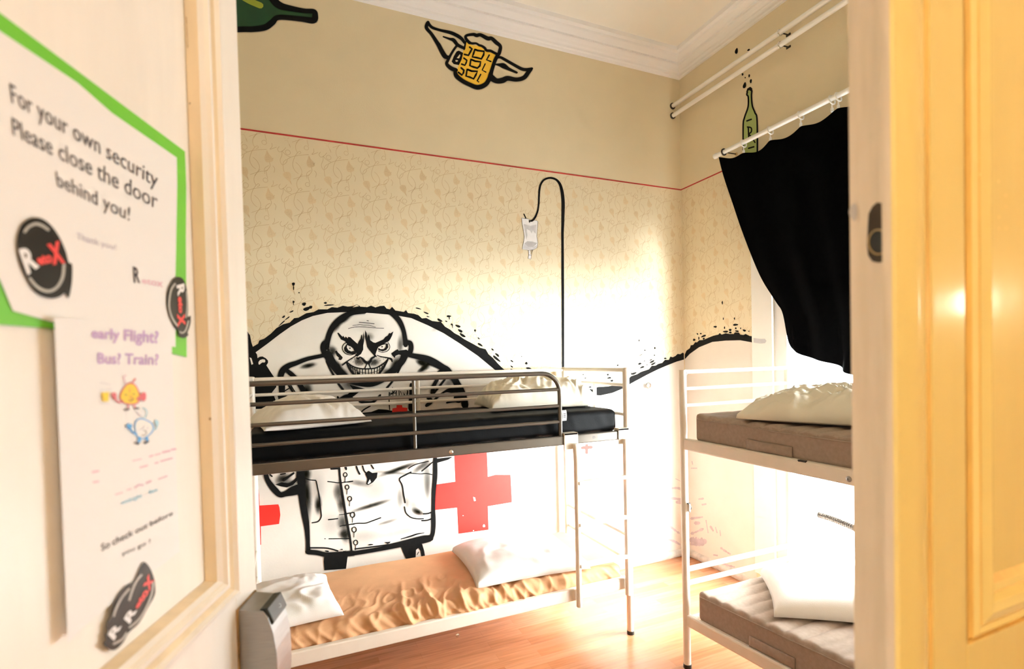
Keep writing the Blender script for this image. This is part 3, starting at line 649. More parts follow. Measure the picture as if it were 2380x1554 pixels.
# --- drip stand
pt = Paint(W3); pt.lift = .0022
pt.poly(cG, [(155,755),(170,748),(260,765),(330,790),(390,790),(424,808),(416,900),(405,1050),(420,1160),(415,1190),(405,1245),(345,1275),(270,1282),(165,1265),(190,1130),(200,1060),(185,960),(165,850)], 'bag')
pt.poly(cG, [(190,850),(300,880),(400,860),(390,940),(380,1080),(385,1010),(340,960),(320,1000),(290,960),(240,930),(250,1040),(235,1110),(205,960)], 'grey_lt', False)
pt.poly(cG, [(200,1170),(250,1135),(330,1140),(410,1165),(380,1200),(340,1230),(260,1225)], 'grey_mid'); pt.poly(cG, [(200,1175),(260,1225),(340,1230),(400,1200),(400,1240),(345,1268),(270,1275),(175,1258)], 'grey_lt')
pt.poly(cG, [(268,1282),(300,1282),(300,1340),(318,1355),(308,1425),(262,1418),(268,1345)], 'bag')
pt.lift = .0027
pt.stroke(cG, [(155,755),(260,768),(330,790),(390,790),(424,808),(416,900),(405,1050),(422,1165),(405,1245),(345,1275),(270,1282),(165,1265),(190,1130),(202,1060),(185,960),(165,850)], 4.5, K, smooth=False, closed=True)
for pts in [[(268,1282),(272,1350),(262,1418),(308,1425),(314,1358),(340,1275)],[(298,1285),(303,1345),(325,1280)],[(270,1358),(318,1362)]]: pt.stroke(cG, pts, 5, K, smooth=False)
pt.stroke(cG, [(282,800,20),(330,795,32),(375,745,32),(405,680,30),(425,610,28),(438,500,28),(442,380,30),(450,280,32),(470,200,32),(520,130,32),(590,100,32),(660,100,34),(730,130,36),(785,200,44),(815,300,50),(832,420,54),(838,560,54),(835,700,50),(832,850,46),(827,1000,42),(828,1200,40),(830,1554,42),(832,2000,42),(834,2600,40),(836,3230,38)], 30, K)
pt.stroke(cG, [(193,690),(225,755)], 18, K, smooth=False); pt.stroke(cG, [(280,790),(285,825)], 14, K, smooth=False)
pt.build('painted_drip_stand', wall_back, 'black painted drip stand holding a grey drip bag')

# --- winged beer mug
pt = Paint(W3); pt.lift = .0022; pt.halo = .5
pt.poly(cE, [(120,110),(200,210),(350,270),(600,330),(780,430),(880,540),(840,640),(700,640),(560,800),(500,780),(420,640),(330,480),(200,350),(110,210)], 'foam')
pt.poly(cE, [(1480,800),(1650,840),(1850,960),(2050,1060),(2180,1050),(2050,1200),(1900,1230),(1720,1200),(1550,1240),(1400,1180),(1380,1100),(1460,900)], 'foam')
pt.poly(cE, [(680,610),(840,640),(740,1000),(600,990),(530,930),(560,800)], 'foam')
pt.poly(cE, [(890,400),(1030,370),(1170,380),(1330,450),(1480,530),(1570,620),(1540,760),(1300,690),(1100,590),(920,540)], 'foam')
pt.lift = .0026
pt.poly(cE, [(900,500),(1000,560),(1180,590),(1300,690),(1480,740),(1420,980),(1300,1290),(1230,1350),(1090,1360),(800,1250),(690,1150),(740,960),(840,660)], 'yellow')
pt.lift = .003
for pts in [[(125,110,50),(200,205,55),(350,260,50),(600,322,66),(780,420,66),(860,520,50)],[(125,110,70),(95,215,66),(200,345,60),(300,500,70),(345,570,80),(400,680,86),(470,790,90),(540,810,60)],[(430,395,26),(560,440,45),(640,465,70),(720,560,64),(850,625,56)],
            [(700,580,44),(640,660,44),(580,760,46),(530,860,52),(500,940,60),(590,1030,76),(690,1065,70)],[(1520,770,70),(1465,880,70),(1410,1050,72),(1360,1220,84),(1280,1350,90),(1120,1410,90),(950,1350,80),(800,1270,84),(690,1170,84),(670,1070,60)],
            [(880,500,34),(865,580,36),(850,650,32)],[(960,520,60),(890,440,56),(895,375,50),(1030,350,60),(1100,370,70),(1180,360,66),(1320,430,80),(1400,430,70),(1490,510,76),(1575,590,66),(1560,700,70),(1540,760,60)],
            [(940,510,50),(1010,530,46),(1090,530,40),(1150,565,44),(1200,580,45),(1260,620,50),(1300,670,50),(1380,680,50),(1440,710,50),(1510,745,50)],
            [(1500,805,50),(1580,810,50),(1650,845,55),(1850,960,58),(2000,1040,62),(2100,1055,60),(2215,1030,40)],[(2205,1040,50),(2140,1105,80),(2050,1215,84),(1900,1255,80),(1720,1230,96),(1620,1270,110),(1500,1280,100),(1400,1215,120),(1370,1130,60)],[(1465,950,20),(1560,960,60),(1640,980,100),(1750,1045,60),(1905,1115,44)]]:
    pt.stroke(cE, pts, 50, K)
pt.poly(cE, [(700,690),(745,675),(830,720),(800,850),(745,965),(640,945),(600,895),(640,790)], K); pt.poly(cE, [(765,745),(775,775),(750,830),(700,825)], 'foam'); pt.blob(cE, 700, 880, 26, 18, 0, 'foam')
for pts, w, cl in [([(1065,650),(1120,672),(1250,690),(1240,760),(1195,840),(1100,815),(1015,800),(1040,730)],36,True),([(985,850),(1070,885),(1180,900),(1165,980),(1115,1025),(1030,1000),(965,975)],36,True),([(910,1050),(1000,1085),(1115,1090),(1085,1160),(1040,1240),(960,1205),(888,1185)],36,True)]:
    pt.stroke(cE, pts, w, K, smooth=False, closed=True)
for pts, w in [([(960,605),(1005,640),(975,700),(935,770),(855,750)],36),([(845,825),(905,870),(890,920),(865,968),(800,945)],34),([(790,1020),(845,1070),(835,1120),(805,1165),(735,1110)],36),([(1352,765),(1300,860),(1385,892)],32),([(1272,940),(1212,1065),(1285,1105)],26),([(1182,1150),(1110,1285),(1140,1300)],28)]: pt.stroke(cE, pts, w, K, smooth=False)
pt.build('painted_beer_mug', wall_back, 'painted yellow beer mug with two wings')

# --- green bottle, top left
pt = Paint(W3); pt.lift = .0022; pt.halo = .5
pt.poly(cK, [(-380,-150),(150,-150),(240,-100),(300,-20),(350,45),(420,62),(590,85),(598,145),(330,118),(240,200),(130,212),(-380,230)], 'green')
pt.stroke(cK, [(60,-30),(130,10),(205,42)], 44, 'lime'); pt.lift = .0026
pt.stroke(cK, [(240,-110,50),(300,0,54),(350,44,50),(420,62,40),(520,80,32),(590,85,34),(603,112,40),(590,150,44),(500,140,36),(340,128,36),(290,165,44),(240,200,44),(150,214,40),(40,216,40),(-380,235,40)], 40, K)
pt.build('painted_bottle', wall_back, 'painted dark green bottle lying sideways near the ceiling')
# --- pale green bottle on the window wall
pt = Paint(R3); pt.lift = .0022
pt.poly(cL, [(880,780),(920,770),(918,830),(922,900),(945,970),(965,1040),(965,1420),(845,1420),(842,1100),(850,1030),(885,920),(888,830),(872,815)], 'sage')
pt.lift = .0027
for pts in [[(880,790),(875,815),(887,835),(885,920),(855,1010),(843,1090),(845,1420)],[(918,780),(915,830),(922,910),(945,970),(963,1040),(965,1420)]]: pt.stroke(cL, pts, 14, K)
pt.poly(cL, [(868,795),(878,762),(905,746),(922,762),(918,790),(895,775)], K)
for pts, w in [([(887,1095),(893,1215)],12),([(880,1092),(912,1100),(912,1135),(888,1150)],12),([(890,1150),(915,1180),(945,1225)],11),([(875,1040),(913,1026)],13),([(890,1275),(935,1262)],13)]: pt.stroke(cL, pts, w, K)
for (x, y, rx, ry, a) in [(785,440,12,26,10),(890,430,13,8,-30),(838,640,8,11,0),(861,668,5,7,0),(895,652,7,14,5),(909,698,8,18,5),(855,735,13,27,15)]: pt.blob(cL, x, y, rx, ry, a)
pt.build('painted_bottle', wall_right, 'painted pale green bottle with drops above the curtain')

# small chrome knob on the back wall
kp = onY((1502, 895), YM)
o = empty('coat_knob', (kp.x, YM, kp.z), 'small round chrome knob on the white wall between the bunks', 'knob')
mb = MB(); mb.lathe((kp.x, YM, kp.z), (0, -1, 0), [(0, .027), (.004, .027), (.006, .022)], 'trimw'); mb.build('rosette', o, smooth='auto')
mb = MB(); mb.lathe((kp.x, YM-.006, kp.z), (0, -1, 0), [(0, .012), (.012, .012), (.016, .024), (.026, .026), (.033, .02), (.036, .008)], 'chrome'); mb.build('knob', o, smooth='auto')

# ------------------------------------------------------------------ window
win = bpy.data.objects.new('window_1', None); COL.objects.link(win); win.location = (XR, (WY0+WY1)/2, WZ0); struct(win, 'tall white casement window behind the black curtain')
mb = MB()
cw = .165
mb.box((XR-.018, WY1-.004, WZ0-.02), (XR, WY1+cw, WZ1+cw), 'trimw'); mb.box((XR-.018, WY0-cw, WZ0-.02), (XR, WY0+.004, WZ1+cw), 'trimw')
mb.box((XR-.018, WY0, WZ1-.004), (XR, WY1, WZ1+cw), 'trimw')
cas = mb.build('casing', win, bevel=.003)
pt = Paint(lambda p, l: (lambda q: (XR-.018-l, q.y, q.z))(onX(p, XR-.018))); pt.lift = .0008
pt.poly(cF, [(2018,680),(2080,690),(2130,694),(2190,692),(2212,725),(2192,758),(2120,764),(2060,757),(2018,750)], 'grey_mid')  # black wave tip, with the window glare put into its colour as grey
pt.build('painted_wave', cas, 'tip of the black wave on the window casing, greyed with painted haze')
mb = MB(); mb.box((XR-.03, WY0, WZ0-.12), (XR+.12, WY1, WZ0-.018), 'trimw'); mb.build('window_sill', win, bevel=.006)
mb = MB()
fx0, fx1 = XR+.008, XR+.040
mb.box((fx0, WY0, WZ0-.018), (fx1, WY0+.05, WZ1), 'trimw'); mb.box((fx0, WY1-.05, WZ0-.018), (fx1, WY1, WZ1), 'trimw')
mb.box((fx0, WY0+.05, WZ0-.018), (fx1, WY1-.05, WZ0+.045), 'trimw'); mb.box((fx0, WY0+.05, WZ1-.05), (fx1, WY1-.05, WZ1), 'trimw')
ym = (WY0+WY1)/2
mb.box((fx0, ym-.035, WZ0+.045), (fx1, ym+.035, WZ1-.05), 'trimw'); mb.box((fx0, WY0+.05, 2.20), (fx1, ym-.035, 2.26), 'trimw'); mb.box((fx0, ym+.035, 2.20), (fx1, WY1-.05, 2.26), 'trimw')
mb.build('window_frame', win)
for (a, b) in ((WY0+.05, ym-.035), (ym+.035, WY1-.05)):
    for (z0, z1) in ((WZ0+.045, 2.20), (2.26, WZ1-.05)):
        mb = MB()
        for args in (((a+.004, a+.05), (z0, z1)), ((b-.05, b-.004), (z0, z1)), ((a+.05, b-.05), (z0, z0+.045)), ((a+.05, b-.05), (z1-.045, z1))):
            (y0, y1), (q0, q1) = args; mb.box((fx0-.006, y0, q0), (fx1-.012, y1, q1), 'trimw')
        sash = mb.build('sash', win)
        mb = MB(); mb.box((fx0+.006, a+.05, z0+.045), (fx0+.010, b-.05, z1-.045), 'glass'); mb.build('pane', sash)

# ------------------------------------------------------------------ pipes
def pipe(z_, x_, label):
    o = empty('heating_pipe', (x_, YF1+.02, z_), label, 'pipe', 'pipes under the ceiling')
    mb = MB(); mb.tube([(x_, YF1+.002, z_), (x_, 1.2, z_), (x_, 2.3, z_), (x_, YM-.004, z_)], .0165, 'pipe', 16); mb.build('pipe_run', o, smooth='auto')
    mb = MB(); mb.lathe((x_, YM, z_), (0, -1, 0), [(0, .026), (.006, .026), (.009, .019)], 'darkmetal'); mb.build('wall_collar', o, smooth='auto')
    yc = 2.36
    mb = MB(); mb.tube([(x_+.0185*math.cos(t), yc, z_+.0185*math.sin(t)) for t in [2*PI*k/16 for k in range(16)]], .004, 'chrome', 6, closed=True)
    mb.tube([(x_+.018, yc, z_), (XR-.001, yc-.004, z_)], .004, 'darkmetal', 8); mb.box((XR-.006, yc-.018, z_-.006), (XR, yc+.012, z_+.006), 'darkmetal'); mb.build('clamp', o)
pipe(3.747, 2.938, 'upper of two thin white pipes along the window wall')
pipe(3.668, 2.938, 'lower of two thin white pipes along the window wall')

# ------------------------------------------------------------------ curtain rod, rings, curtain
XRD = 2.90
rod = empty('curtain_rod', (XRD, 2.86, 3.147), 'white curtain rod mounted above the window', 'curtain rod')
mb = MB(); mb.tube([(XRD, .98, 3.147), (XRD, 1.9, 3.147), (XRD, 2.86, 3.147)], .0155, 'trimw', 16); mb.build('pole', rod, smooth='auto')
mb = MB(); mb.lathe((XRD, 2.858, 3.147), (0, 1, 0), [(0, .0155), (.012, .02), (.03, .019), (.04, .008)], 'trimw', 16); mb.build('finial', rod, smooth='auto')
for yb in (2.80, 1.08):
    mb = MB(); mb.tube([(XRD+.021*math.cos(t), yb, 3.147+.021*math.sin(t)) for t in [2*PI*k/16 for k in range(16)]], .0055, 'darkmetal', 6, closed=True)
    mb.tube([(XRD+.02, yb, 3.147), (XR-.002, yb-.006, 3.145)], .004, 'darkmetal', 8); mb.lathe((XR, yb-.006, 3.145), (-1, 0, 0), [(0, .013), (.004, .012)], 'brass', 12); mb.build('bracket', rod)
RY = [2.625, 2.41, 2.193, 1.995, 1.958, 1.72, 1.48]
proto = None
ring_lab = ['white ring on the rod nearest its free end', 'white ring on the rod, second from the free end', 'white ring on the rod, third from the free end', 'white ring on the rod, left of the close pair', 'white ring on the rod, right of the close pair, clip on black cloth', None, None]
def make_ring(y):
    r = empty('curtain_ring', (XRD, y, 3.147), ring_lab[0], 'curtain ring', 'rings on the curtain rod')
    mb = MB(); R_ = .026; cz = 3.147-.009
    mb.tube([(XRD+R_*math.cos(t), y+.006*math.sin(t), cz+R_*math.sin(t)) for t in [2*PI*k/24 for k in range(24)]], .0042, 'trimw', 8, closed=True); mb.build('hoop', r, smooth=True)
    mb = MB(); mb.tube([(XRD, y, cz-R_), (XRD, y, cz-R_-.022)], .004, 'trimw', 8); mb.box((XRD-.005, y-.006, cz-R_-.042), (XRD+.005, y+.006, cz-R_-.02), 'trimw'); mb.build('clip', r)
    return r
rings = []
for i, y in enumerate(RY[:5]):
    if proto is None: proto = make_ring(y); r = proto
    else:
        r = proto.copy(); COL.objects.link(r); r.location = (XRD, y, 3.147)
        for ch in proto.children:
            c = ch.copy(); COL.objects.link(c); c.parent = r
        r['label'] = ring_lab[i]
cur = empty('curtain', (XRD, 2.2, 3.08), 'black cloth curtain on white rings, swept aside to the right', 'curtain')
hang = [2.842, 2.625, 2.41, 2.193, 1.958, 1.72, 1.48, 1.24, 1.02]
ledge = [(2.842, 3.125), (2.80, 2.98), (2.719, 2.76), (2.629, 2.527), (2.492, 2.208), (2.379, 2.022), (2.317, 1.933), (2.273, 1.752), (2.235, 1.70)]
bot = [(2.235, 1.70), (2.142, 1.655), (1.995, 1.615), (1.90, 1.565), (1.80, 1.545), (1.70, 1.59), (1.60, 1.68), (1.45, 1.82), (1.20, 1.98)]
LE = catmull(ledge, 6); BO = catmull(bot, 6)
def samp(a, t): 
    x = t*(len(a)-1); i = min(int(x), len(a)-2); f = x-i; return tuple(p+(q-p)*f for p, q in zip(a[i], a[i+1]))
def topz(y):
    for a, b in zip(hang, hang[1:]):
        if b <= y <= a:
            t = (a-y)/(a-b); za = 3.125 if a == 2.842 else 3.07; sag = .032 if a < 2.8 else .022
            zb = 3.07
            return za+(zb-za)*t - sag*math.sin(PI*t**1.25)**1.15 if 0 < t < 1 else za+(zb-za)*t
    return 3.07
def cfn(u, v):
    y = 2.842+(1.02-2.842)*u; tz = topz(y)
    tp = Vector((y, tz)); bt = Vector(samp(BO, u)); lf = Vector(samp(LE, v))
    l0 = Vector(samp(LE, 0)); rt = Vector((1.02+.18*v**1.5, 3.07+(1.98-3.07)*v))
    # Coons patch
    tl, tr2, bl, br2 = l0, Vector((1.02, 3.07)), Vector(LE[-1]), Vector(BO[-1])
    p = tp*(1-v)+bt*v + lf*(1-u)+rt*u - ((tl*(1-u)+tr2*u)*(1-v) + (bl*(1-u)+br2*u)*v)
    fold = .022*math.sin(u*38+3*v)*(.25+.75*v)*min(1, 6*u+.1) + .02*noise.noise(Vector((u*6, v*4, 1)))
    return (XRD-.006+fold-.02*v, p.x, p.y)
mb = MB(); mb.grid(150, 90, cfn, 'blackcloth'); o = mb.build('cloth', cur, smooth=True)
md = o.modifiers.new('thick', 'SOLIDIFY'); md.thickness = .002

# ------------------------------------------------------------------ ribbed hose behind the right bunk
hz_ = [(2.80, 2.03-.05*k, .735-.0035*k+.004*math.sin(k*.9)) for k in range(22)]
mb = MB(); P_ = catmull(hz_, 14); mb.tube(P_, [.021 if k % 3 else .0165 for k in range(len(P_))], 'silver', 12)
hs = tag(mb.build('ribbed_hose', smooth=False), 'grey ribbed metal hose running along the window behind the right bunk', 'hose')
mb = MB(); mb.tube([(2.80, .95, .66), (2.80, .95, .3), (2.80, .95, 0)], .012, 'steel', 10); mb.build('stand_pipe', hs)

# ------------------------------------------------------------------ left bunk
BX0, BX1, BYF, BYR = -.235, 1.835, 2.555, 3.315
bed = empty('bunk_bed', ((BX0+BX1)/2, (BYF+BYR)/2, 0), 'metal bunk bed with silver guard rail along the mural wall', 'bunk bed', 'bunk beds')
pr_ = .0205
for (x, y) in ((BX0, BYF), (BX1, BYF), (BX0, BYR), (BX1, BYR)):
    mb = MB(); mb.tube([(x, y, 0), (x, y, .8), (x, y, 1.615)], pr_, 'bedwhite', 18); p = mb.build('post', bed, smooth='auto')
    mb = MB(); mb.lathe((x, y, 0), (0, 0, 1), [(0, .0225), (.02, .0225), (.022, .02)], 'blackpl', 16); mb.build('foot_cap', p, smooth='auto', origin=(x, y, 0))
    mb = MB(); mb.lathe((x, y, 1.615), (0, 0, 1), [(0, .0207), (.004, .018), (.006, .008)], 'bedwhite', 16); mb.build('top_cap', p, smooth='auto', origin=(x, y, 1.615))
yr = BYF-.012
mb = MB(); mb.box((BX0+.015, yr-.018, 1.194), (BX1-.018, yr+.014, 1.247), 'silver'); rl = mb.build('side_rail', bed, bevel=.006); rl['label'] = 'silver front side rail of the upper bunk'
bp = onY((1048, 1050), yr-.018)
mb = MB(); mb.lathe((bp.x, yr-.018, bp.z), (0, -1, 0), [(0, .011), (.002, .011), (.0045, .007), (.0046, .003), (.002, .002)], 'chrome', 16); mb.build('bolt', rl, smooth='auto')
mb = MB(); mb.box((BX0+.015, BYR-.012, 1.194), (BX1-.018, BYR+.018, 1.247), 'bedwhite'); mb.build('side_rail', bed, bevel=.006)
mb = MB(); mb.box((BX0+.015, yr-.018, .297), (BX1-.018, yr+.014, .365), 'bedwhite'); rl2 = mb.build('side_rail', bed, bevel=.006)
bp = onY((1063, 1476), yr-.018)
mb = MB(); mb.lathe((bp.x, yr-.018, bp.z), (0, -1, 0), [(0, .010), (.002, .010), (.0045, .006)], 'chrome', 16); mb.build('bolt', rl2, smooth='auto')
mb = MB(); mb.box((BX0+.015, BYR-.012, .297), (BX1-.018, BYR+.018, .365), 'bedwhite'); mb.build('side_rail', bed, bevel=.006)
for x, nm in ((BX0, 'end_frame'), (BX1, 'end_frame')):
    for z, r in ((1.605, .013), (1.515, .010), (1.335, .010), (1.20, .013), (.60, .010), (.45, .010), (.31, .013)):
        mb = MB(); mb.tube([(x, BYF+.012, z), (x, BYR-.012, z)], r, 'bedwhite', 12); mb.build('end_bar', bed, smooth='auto')
    mb = MB(); mb.tube([(x, 2.905, 1.335), (x, 2.905, 1.515)], .012, 'bedwhite', 12); mb.build('end_spindle', bed, smooth='auto')
for z in (1.232, .335):
    mb = MB(); x = BX0+.10
    while x < BX1-.08: mb.box((x, BYF+.002, z-.010), (x+.06, BYR-.012, z+.004), 'bedwhite'); x += .165
    o = mb.build('slat_base', bed)
# front guard: bent tube + bars
gy = yr-.004; GX1 = 1.372
pts = [(BX0+.01, gy, 1.602), (.5, gy, 1.602), (GX1-.11, gy, 1.602)] + [(GX1-.11+.11*math.sin(t), gy, 1.492+.11*math.cos(t)) for t in [PI/2*k/8 for k in range(1, 9)]] + [(GX1, gy, 1.30), (GX1, gy, 1.247)]
mb = MB(); mb.tube(pts, .0125, 'silver', 14)
g = mb.build('guard_rail', bed, smooth='auto'); g['label'] = 'silver front guard rail'
for z in (1.510, 1.417, 1.327):
    mb = MB(); mb.tube([(BX0+.01, gy, z), (.5, gy, z), (GX1, gy, z)], .0095, 'silver', 12); mb.build('bar', g, smooth='auto')
mb = MB(); mb.tube([(.548, gy+.010, 1.247), (.548, gy+.010, 1.60)], .009, 'silver', 12); mb.build('upright', g, smooth='auto')
# rear guard
mb = MB(); mb.tube([(BX0, BYR, 1.602), (.8, BYR, 1.602), (BX1, BYR, 1.602)], .0125, 'bedwhite', 14); g2 = mb.build('guard_rail', bed, smooth='auto'); g2['label'] = 'cream rear guard rail against the mural'
for z in (1.512, 1.422):
    mb = MB(); mb.tube([(BX0, BYR, z), (.8, BYR, z), (BX1, BYR, z)], .0095, 'bedwhite', 12); mb.build('bar', g2, smooth='auto')
mb = MB(); mb.tube([(.742, BYR, 1.247), (.742, BYR, 1.60)], .012, 'bedwhite', 12); mb.build('upright', g2, smooth='auto')
# rail sticker
mb = MB(); ys = yr-.0186
def sx(px, py): q = onY((px, py), ys); return (q.x, ys, q.z)
mb = MB()
for (a, b, c, d) in ((1377,1018,1383,1015),(1386,1015,1390,1012)): pass
lx = onY((1378, 1021), ys).x; lz = 1.222
mb.box((lx, ys-.0004, lz-.006), (lx+.016, ys, lz-.004), 'ink'); mb.box((lx, ys-.0004, lz+.004), (lx+.016, ys, lz+.007), 'ink'); mb.box((lx, ys-.0004, lz-.004), (lx+.002, ys, lz+.004), 'ink'); mb.box((lx+.014, ys-.0004, lz-.004), (lx+.016, ys, lz+.004), 'ink')
for k in range(4):
    w = [.07, .062, .075, .05][k]; mb.box((lx+.032, ys-.0004, lz+.010-k*.007), (lx+.032+w, ys, lz+.012-k*.007), 'inkpale')
mb.build('rail_label', rl)

# ladder hooked over the rail
lad = empty('bunk_ladder', (1.62, yr-.05, .25), 'cream white bunk ladder hooked over the silver rail', 'ladder')
yl = yr-.018-.020
for x in (1.452, 1.787):
    mb = MB()
    mb.tube([(x, yl, .27), (x, yl, .8), (x, yl, 1.12), (x-.006 if x < 1.6 else x, yl, 1.20)], .0165, 'bedwhite', 14); mb.build('ladder_rail', lad, smooth='auto')
    mb = MB(); x0, x1 = x-.038, x+.038
    if x < 1.6: x0, x1 = 1.384, 1.474
    for (a, b) in (((x0, yr-.026, 1.168), (x1, yr-.0185, 1.262)), ((x0, yr-.026, 1.2475), (x1, yr+.022, 1.262)), ((x0, yr+.0145, 1.205), (x1, yr+.022, 1.262))): mb.box(a, b, 'bedwhite')
    mb.build('hook', lad, bevel=.003)
for z in (.979, .742, .507):
    mb = MB(); mb.box((1.455, yl-.022, z-.014), (1.785, yl+.016, z+.008), 'bedwhite'); st = mb.build('step', lad, bevel=.005)

# ------------------------------------------------------------------ soft things
def soft_box(a, b, r, m, nx, ny, nz, disp=None):
    a = Vector(a); b = Vector(b); mb = MB(); rr = Vector((r, r, r))
    def rnd(p):
        q = Vector([min(max(p[i], a[i]+r), b[i]-r) for i in range(3)]); d = p-q
        if d.length > 1e-9: p = q + d.normalized()*r
        if disp: p = disp(p, d.normalized() if d.length > 1e-9 else Vector((0,0,1)))
        return p
    def L(i, t): return a[i]+(b[i]-a[i])*t
    # denser sampling near the edges
    def e(t): return t
    for zf in (0, 1): mb.grid(nx, ny, lambda u, v: rnd(Vector((L(0,u), L(1,v), L(2,zf)))), m)
    for yf in (0, 1): mb.grid(nx, nz, lambda u, v: rnd(Vector((L(0,u), L(1,yf), L(2,v)))), m)
    for xf in (0, 1): mb.grid(ny, nz, lambda u, v: rnd(Vector((L(0,xf), L(1,u), L(2,v)))), m)
    return mb
def ridged(p, s): return 1-abs(noise.noise(p*s))*2
def navy_d(p, n):
    k = .006*max(0, noise.noise(Vector((p.x*18+p.z*10, p.y*4, p.z*5)))) + .004*noise.noise(p*5)
    return p + n*k*.8
mb = soft_box((BX0+.023, BYF+.015, 1.236), (BX1-.055, BYR-.035, 1.372), .035, 'navy', 150, 50, 14, navy_d)
mu = tag(mb.build('mattress', smooth=True, weld=True, origin=(.8, 2.93, 1.236)), 'black sheeted mattress on the upper bunk by the mural', 'mattress', 'mattresses on the bunks')
mb = MB(); tx = onY((1309, 965), BYF+.012)
def tagf(u, v): return (tx.x-.012+.03*u, BYF+.004-.006*math.sin(3*v)+.004*u, tx.z+.03-.06*v)
mb.grid(4, 8, tagf, 'pillow'); mb.build('care_tag', mu)
mb = MB()
for k in range(3): mb.add([tuple(Vector(tagf(.2, .3+.15*k))-Vector((0,.001,0))), tuple(Vector(tagf(.8, .3+.15*k))-Vector((0,.001,0))), tuple(Vector(tagf(.8, .37+.15*k))-Vector((0,.001,0))), tuple(Vector(tagf(.2, .37+.15*k))-Vector((0,.001,0)))], [(0,1,2,3)], 'ink')
mb.build('tag_print', mu)
def tan_d(p, n):
    w = math.exp(-((p.x-.75)/.62)**2)                    # wrinkled middle
    fr = max(0, min(1, (2.98-p.y)/.40))
    a = ridged(Vector((p.x*7+.6*p.z*6, p.y*3.2-p.x*1.5, p.z*3)), 1.0)
    c = ridged(Vector((p.x*15-p.y*6, p.y*7+p.x*3, p.z*9)), 1.0)
    k = (.034*max(0, a-.42)+.022*max(0, c-.42))*w*fr + .004*noise.noise(p*4)
    side = max(0, -n.y)
    k += side*.016*max(0, ridged(Vector((p.x*14+p.z*14, 0, p.z*3)), 1.0)-.3)*(.35+w)
    q = p + n*k
    q.z -= .025*(max(0, min(1, (p.y-2.57)/.7))*0)
    return q
mb = soft_box((BX0+.045, BYF+.012, .339), (BX1-.045, BYR-.03, .425), .032, 'tan', 300, 120, 16, tan_d)
ml = tag(mb.build('mattress', smooth=True, weld=True, origin=(.8, 2.93, .339)), 'tan sheeted mattress on the lower bunk by the mural', 'mattress', 'mattresses on the bunks')

def pillow(name, c, size, rot, label, group, m='pillow', seed=1, wr=.010, fr=3.0, tilt=(0, 0), nu=60, puff=.5, sharp=.07):
    lx, ly, h = size; mb = MB(); R_ = Matrix.Rotation(tilt[0], 4, 'X') @ Matrix.Rotation(tilt[1], 4, 'Y') @ Matrix.Rotation(rot, 4, 'Z')
    sd = Vector((seed*7.1, seed*3.3, seed*1.7))
    def fn(top):
        def g(u, v):
            a, b = 2*u-1, 2*v-1
            a = math.sin(a*PI/2)*.35+a*.65; b = math.sin(b*PI/2)*.35+b*.65
            e = max(0, (1-abs(a)**3.0)*(1-abs(b)**3.0))
            x = a*lx/2*(1-sharp*(1-abs(b)**2)*abs(a)); y = b*ly/2*(1-sharp*(1-abs(a)**2)*abs(b))
            z = h*(e**puff)*(1 if top else .0)*.97 + .012 + .006*(abs(a)+abs(b))*(1-e)
            p = Vector((x, y, 0))
            if top:
                q = Vector((x*fr, y*fr, 0))+sd
                z += e**.35*(wr*(ridged(q*1.3+Vector((noise.noise(q*.8)*1.5, 0, 0)), 1.0)-.4)+wr*.9*noise.noise(q*1.1)+wr*.35*noise.noise(q*4))
            else: z = .001 + .012*(1-e)**4
            if max(abs(a), abs(b)) > .9999: z = .014
            v3 = R_ @ Vector((x, y, z)); return Vector(c)+v3
        return g
    mb.grid(nu, nu, fn(True), m); mb.grid(nu, nu, fn(False), m, flip=True)
    o = mb.build(name, smooth=True, weld=True, origin=c)
    return tag(o, label, 'pillow', group)
pillow('pillow', (.055, 2.83, 1.375), (.50, .50, .135), .22, 'white pillow at the left end of the black upper mattress', 'pillows on the bunks', seed=1, wr=.017, fr=7, puff=.75)
o = pillow('crumpled_duvet', (1.44, 2.99, 1.375), (.72, .46, .17), -.10, 'crumpled cream duvet at the right end of the black upper mattress', None, 'duvet', 3, .040, 9, nu=110, puff=.42); o['category'] = 'duvet'; 
pillow('pillow', (-.075, 2.86, .43), (.48, .52, .10), .10, 'white pillow at the left end of the tan lower mattress', 'pillows on the bunks', seed=5, wr=.012, fr=6)
pillow('pillow', (1.24, 2.885, .43), (.70, .60, .105), -.06, 'large white pillow at the right end of the tan lower mattress', 'pillows on the bunks', seed=8, wr=.010, fr=5, puff=.35)

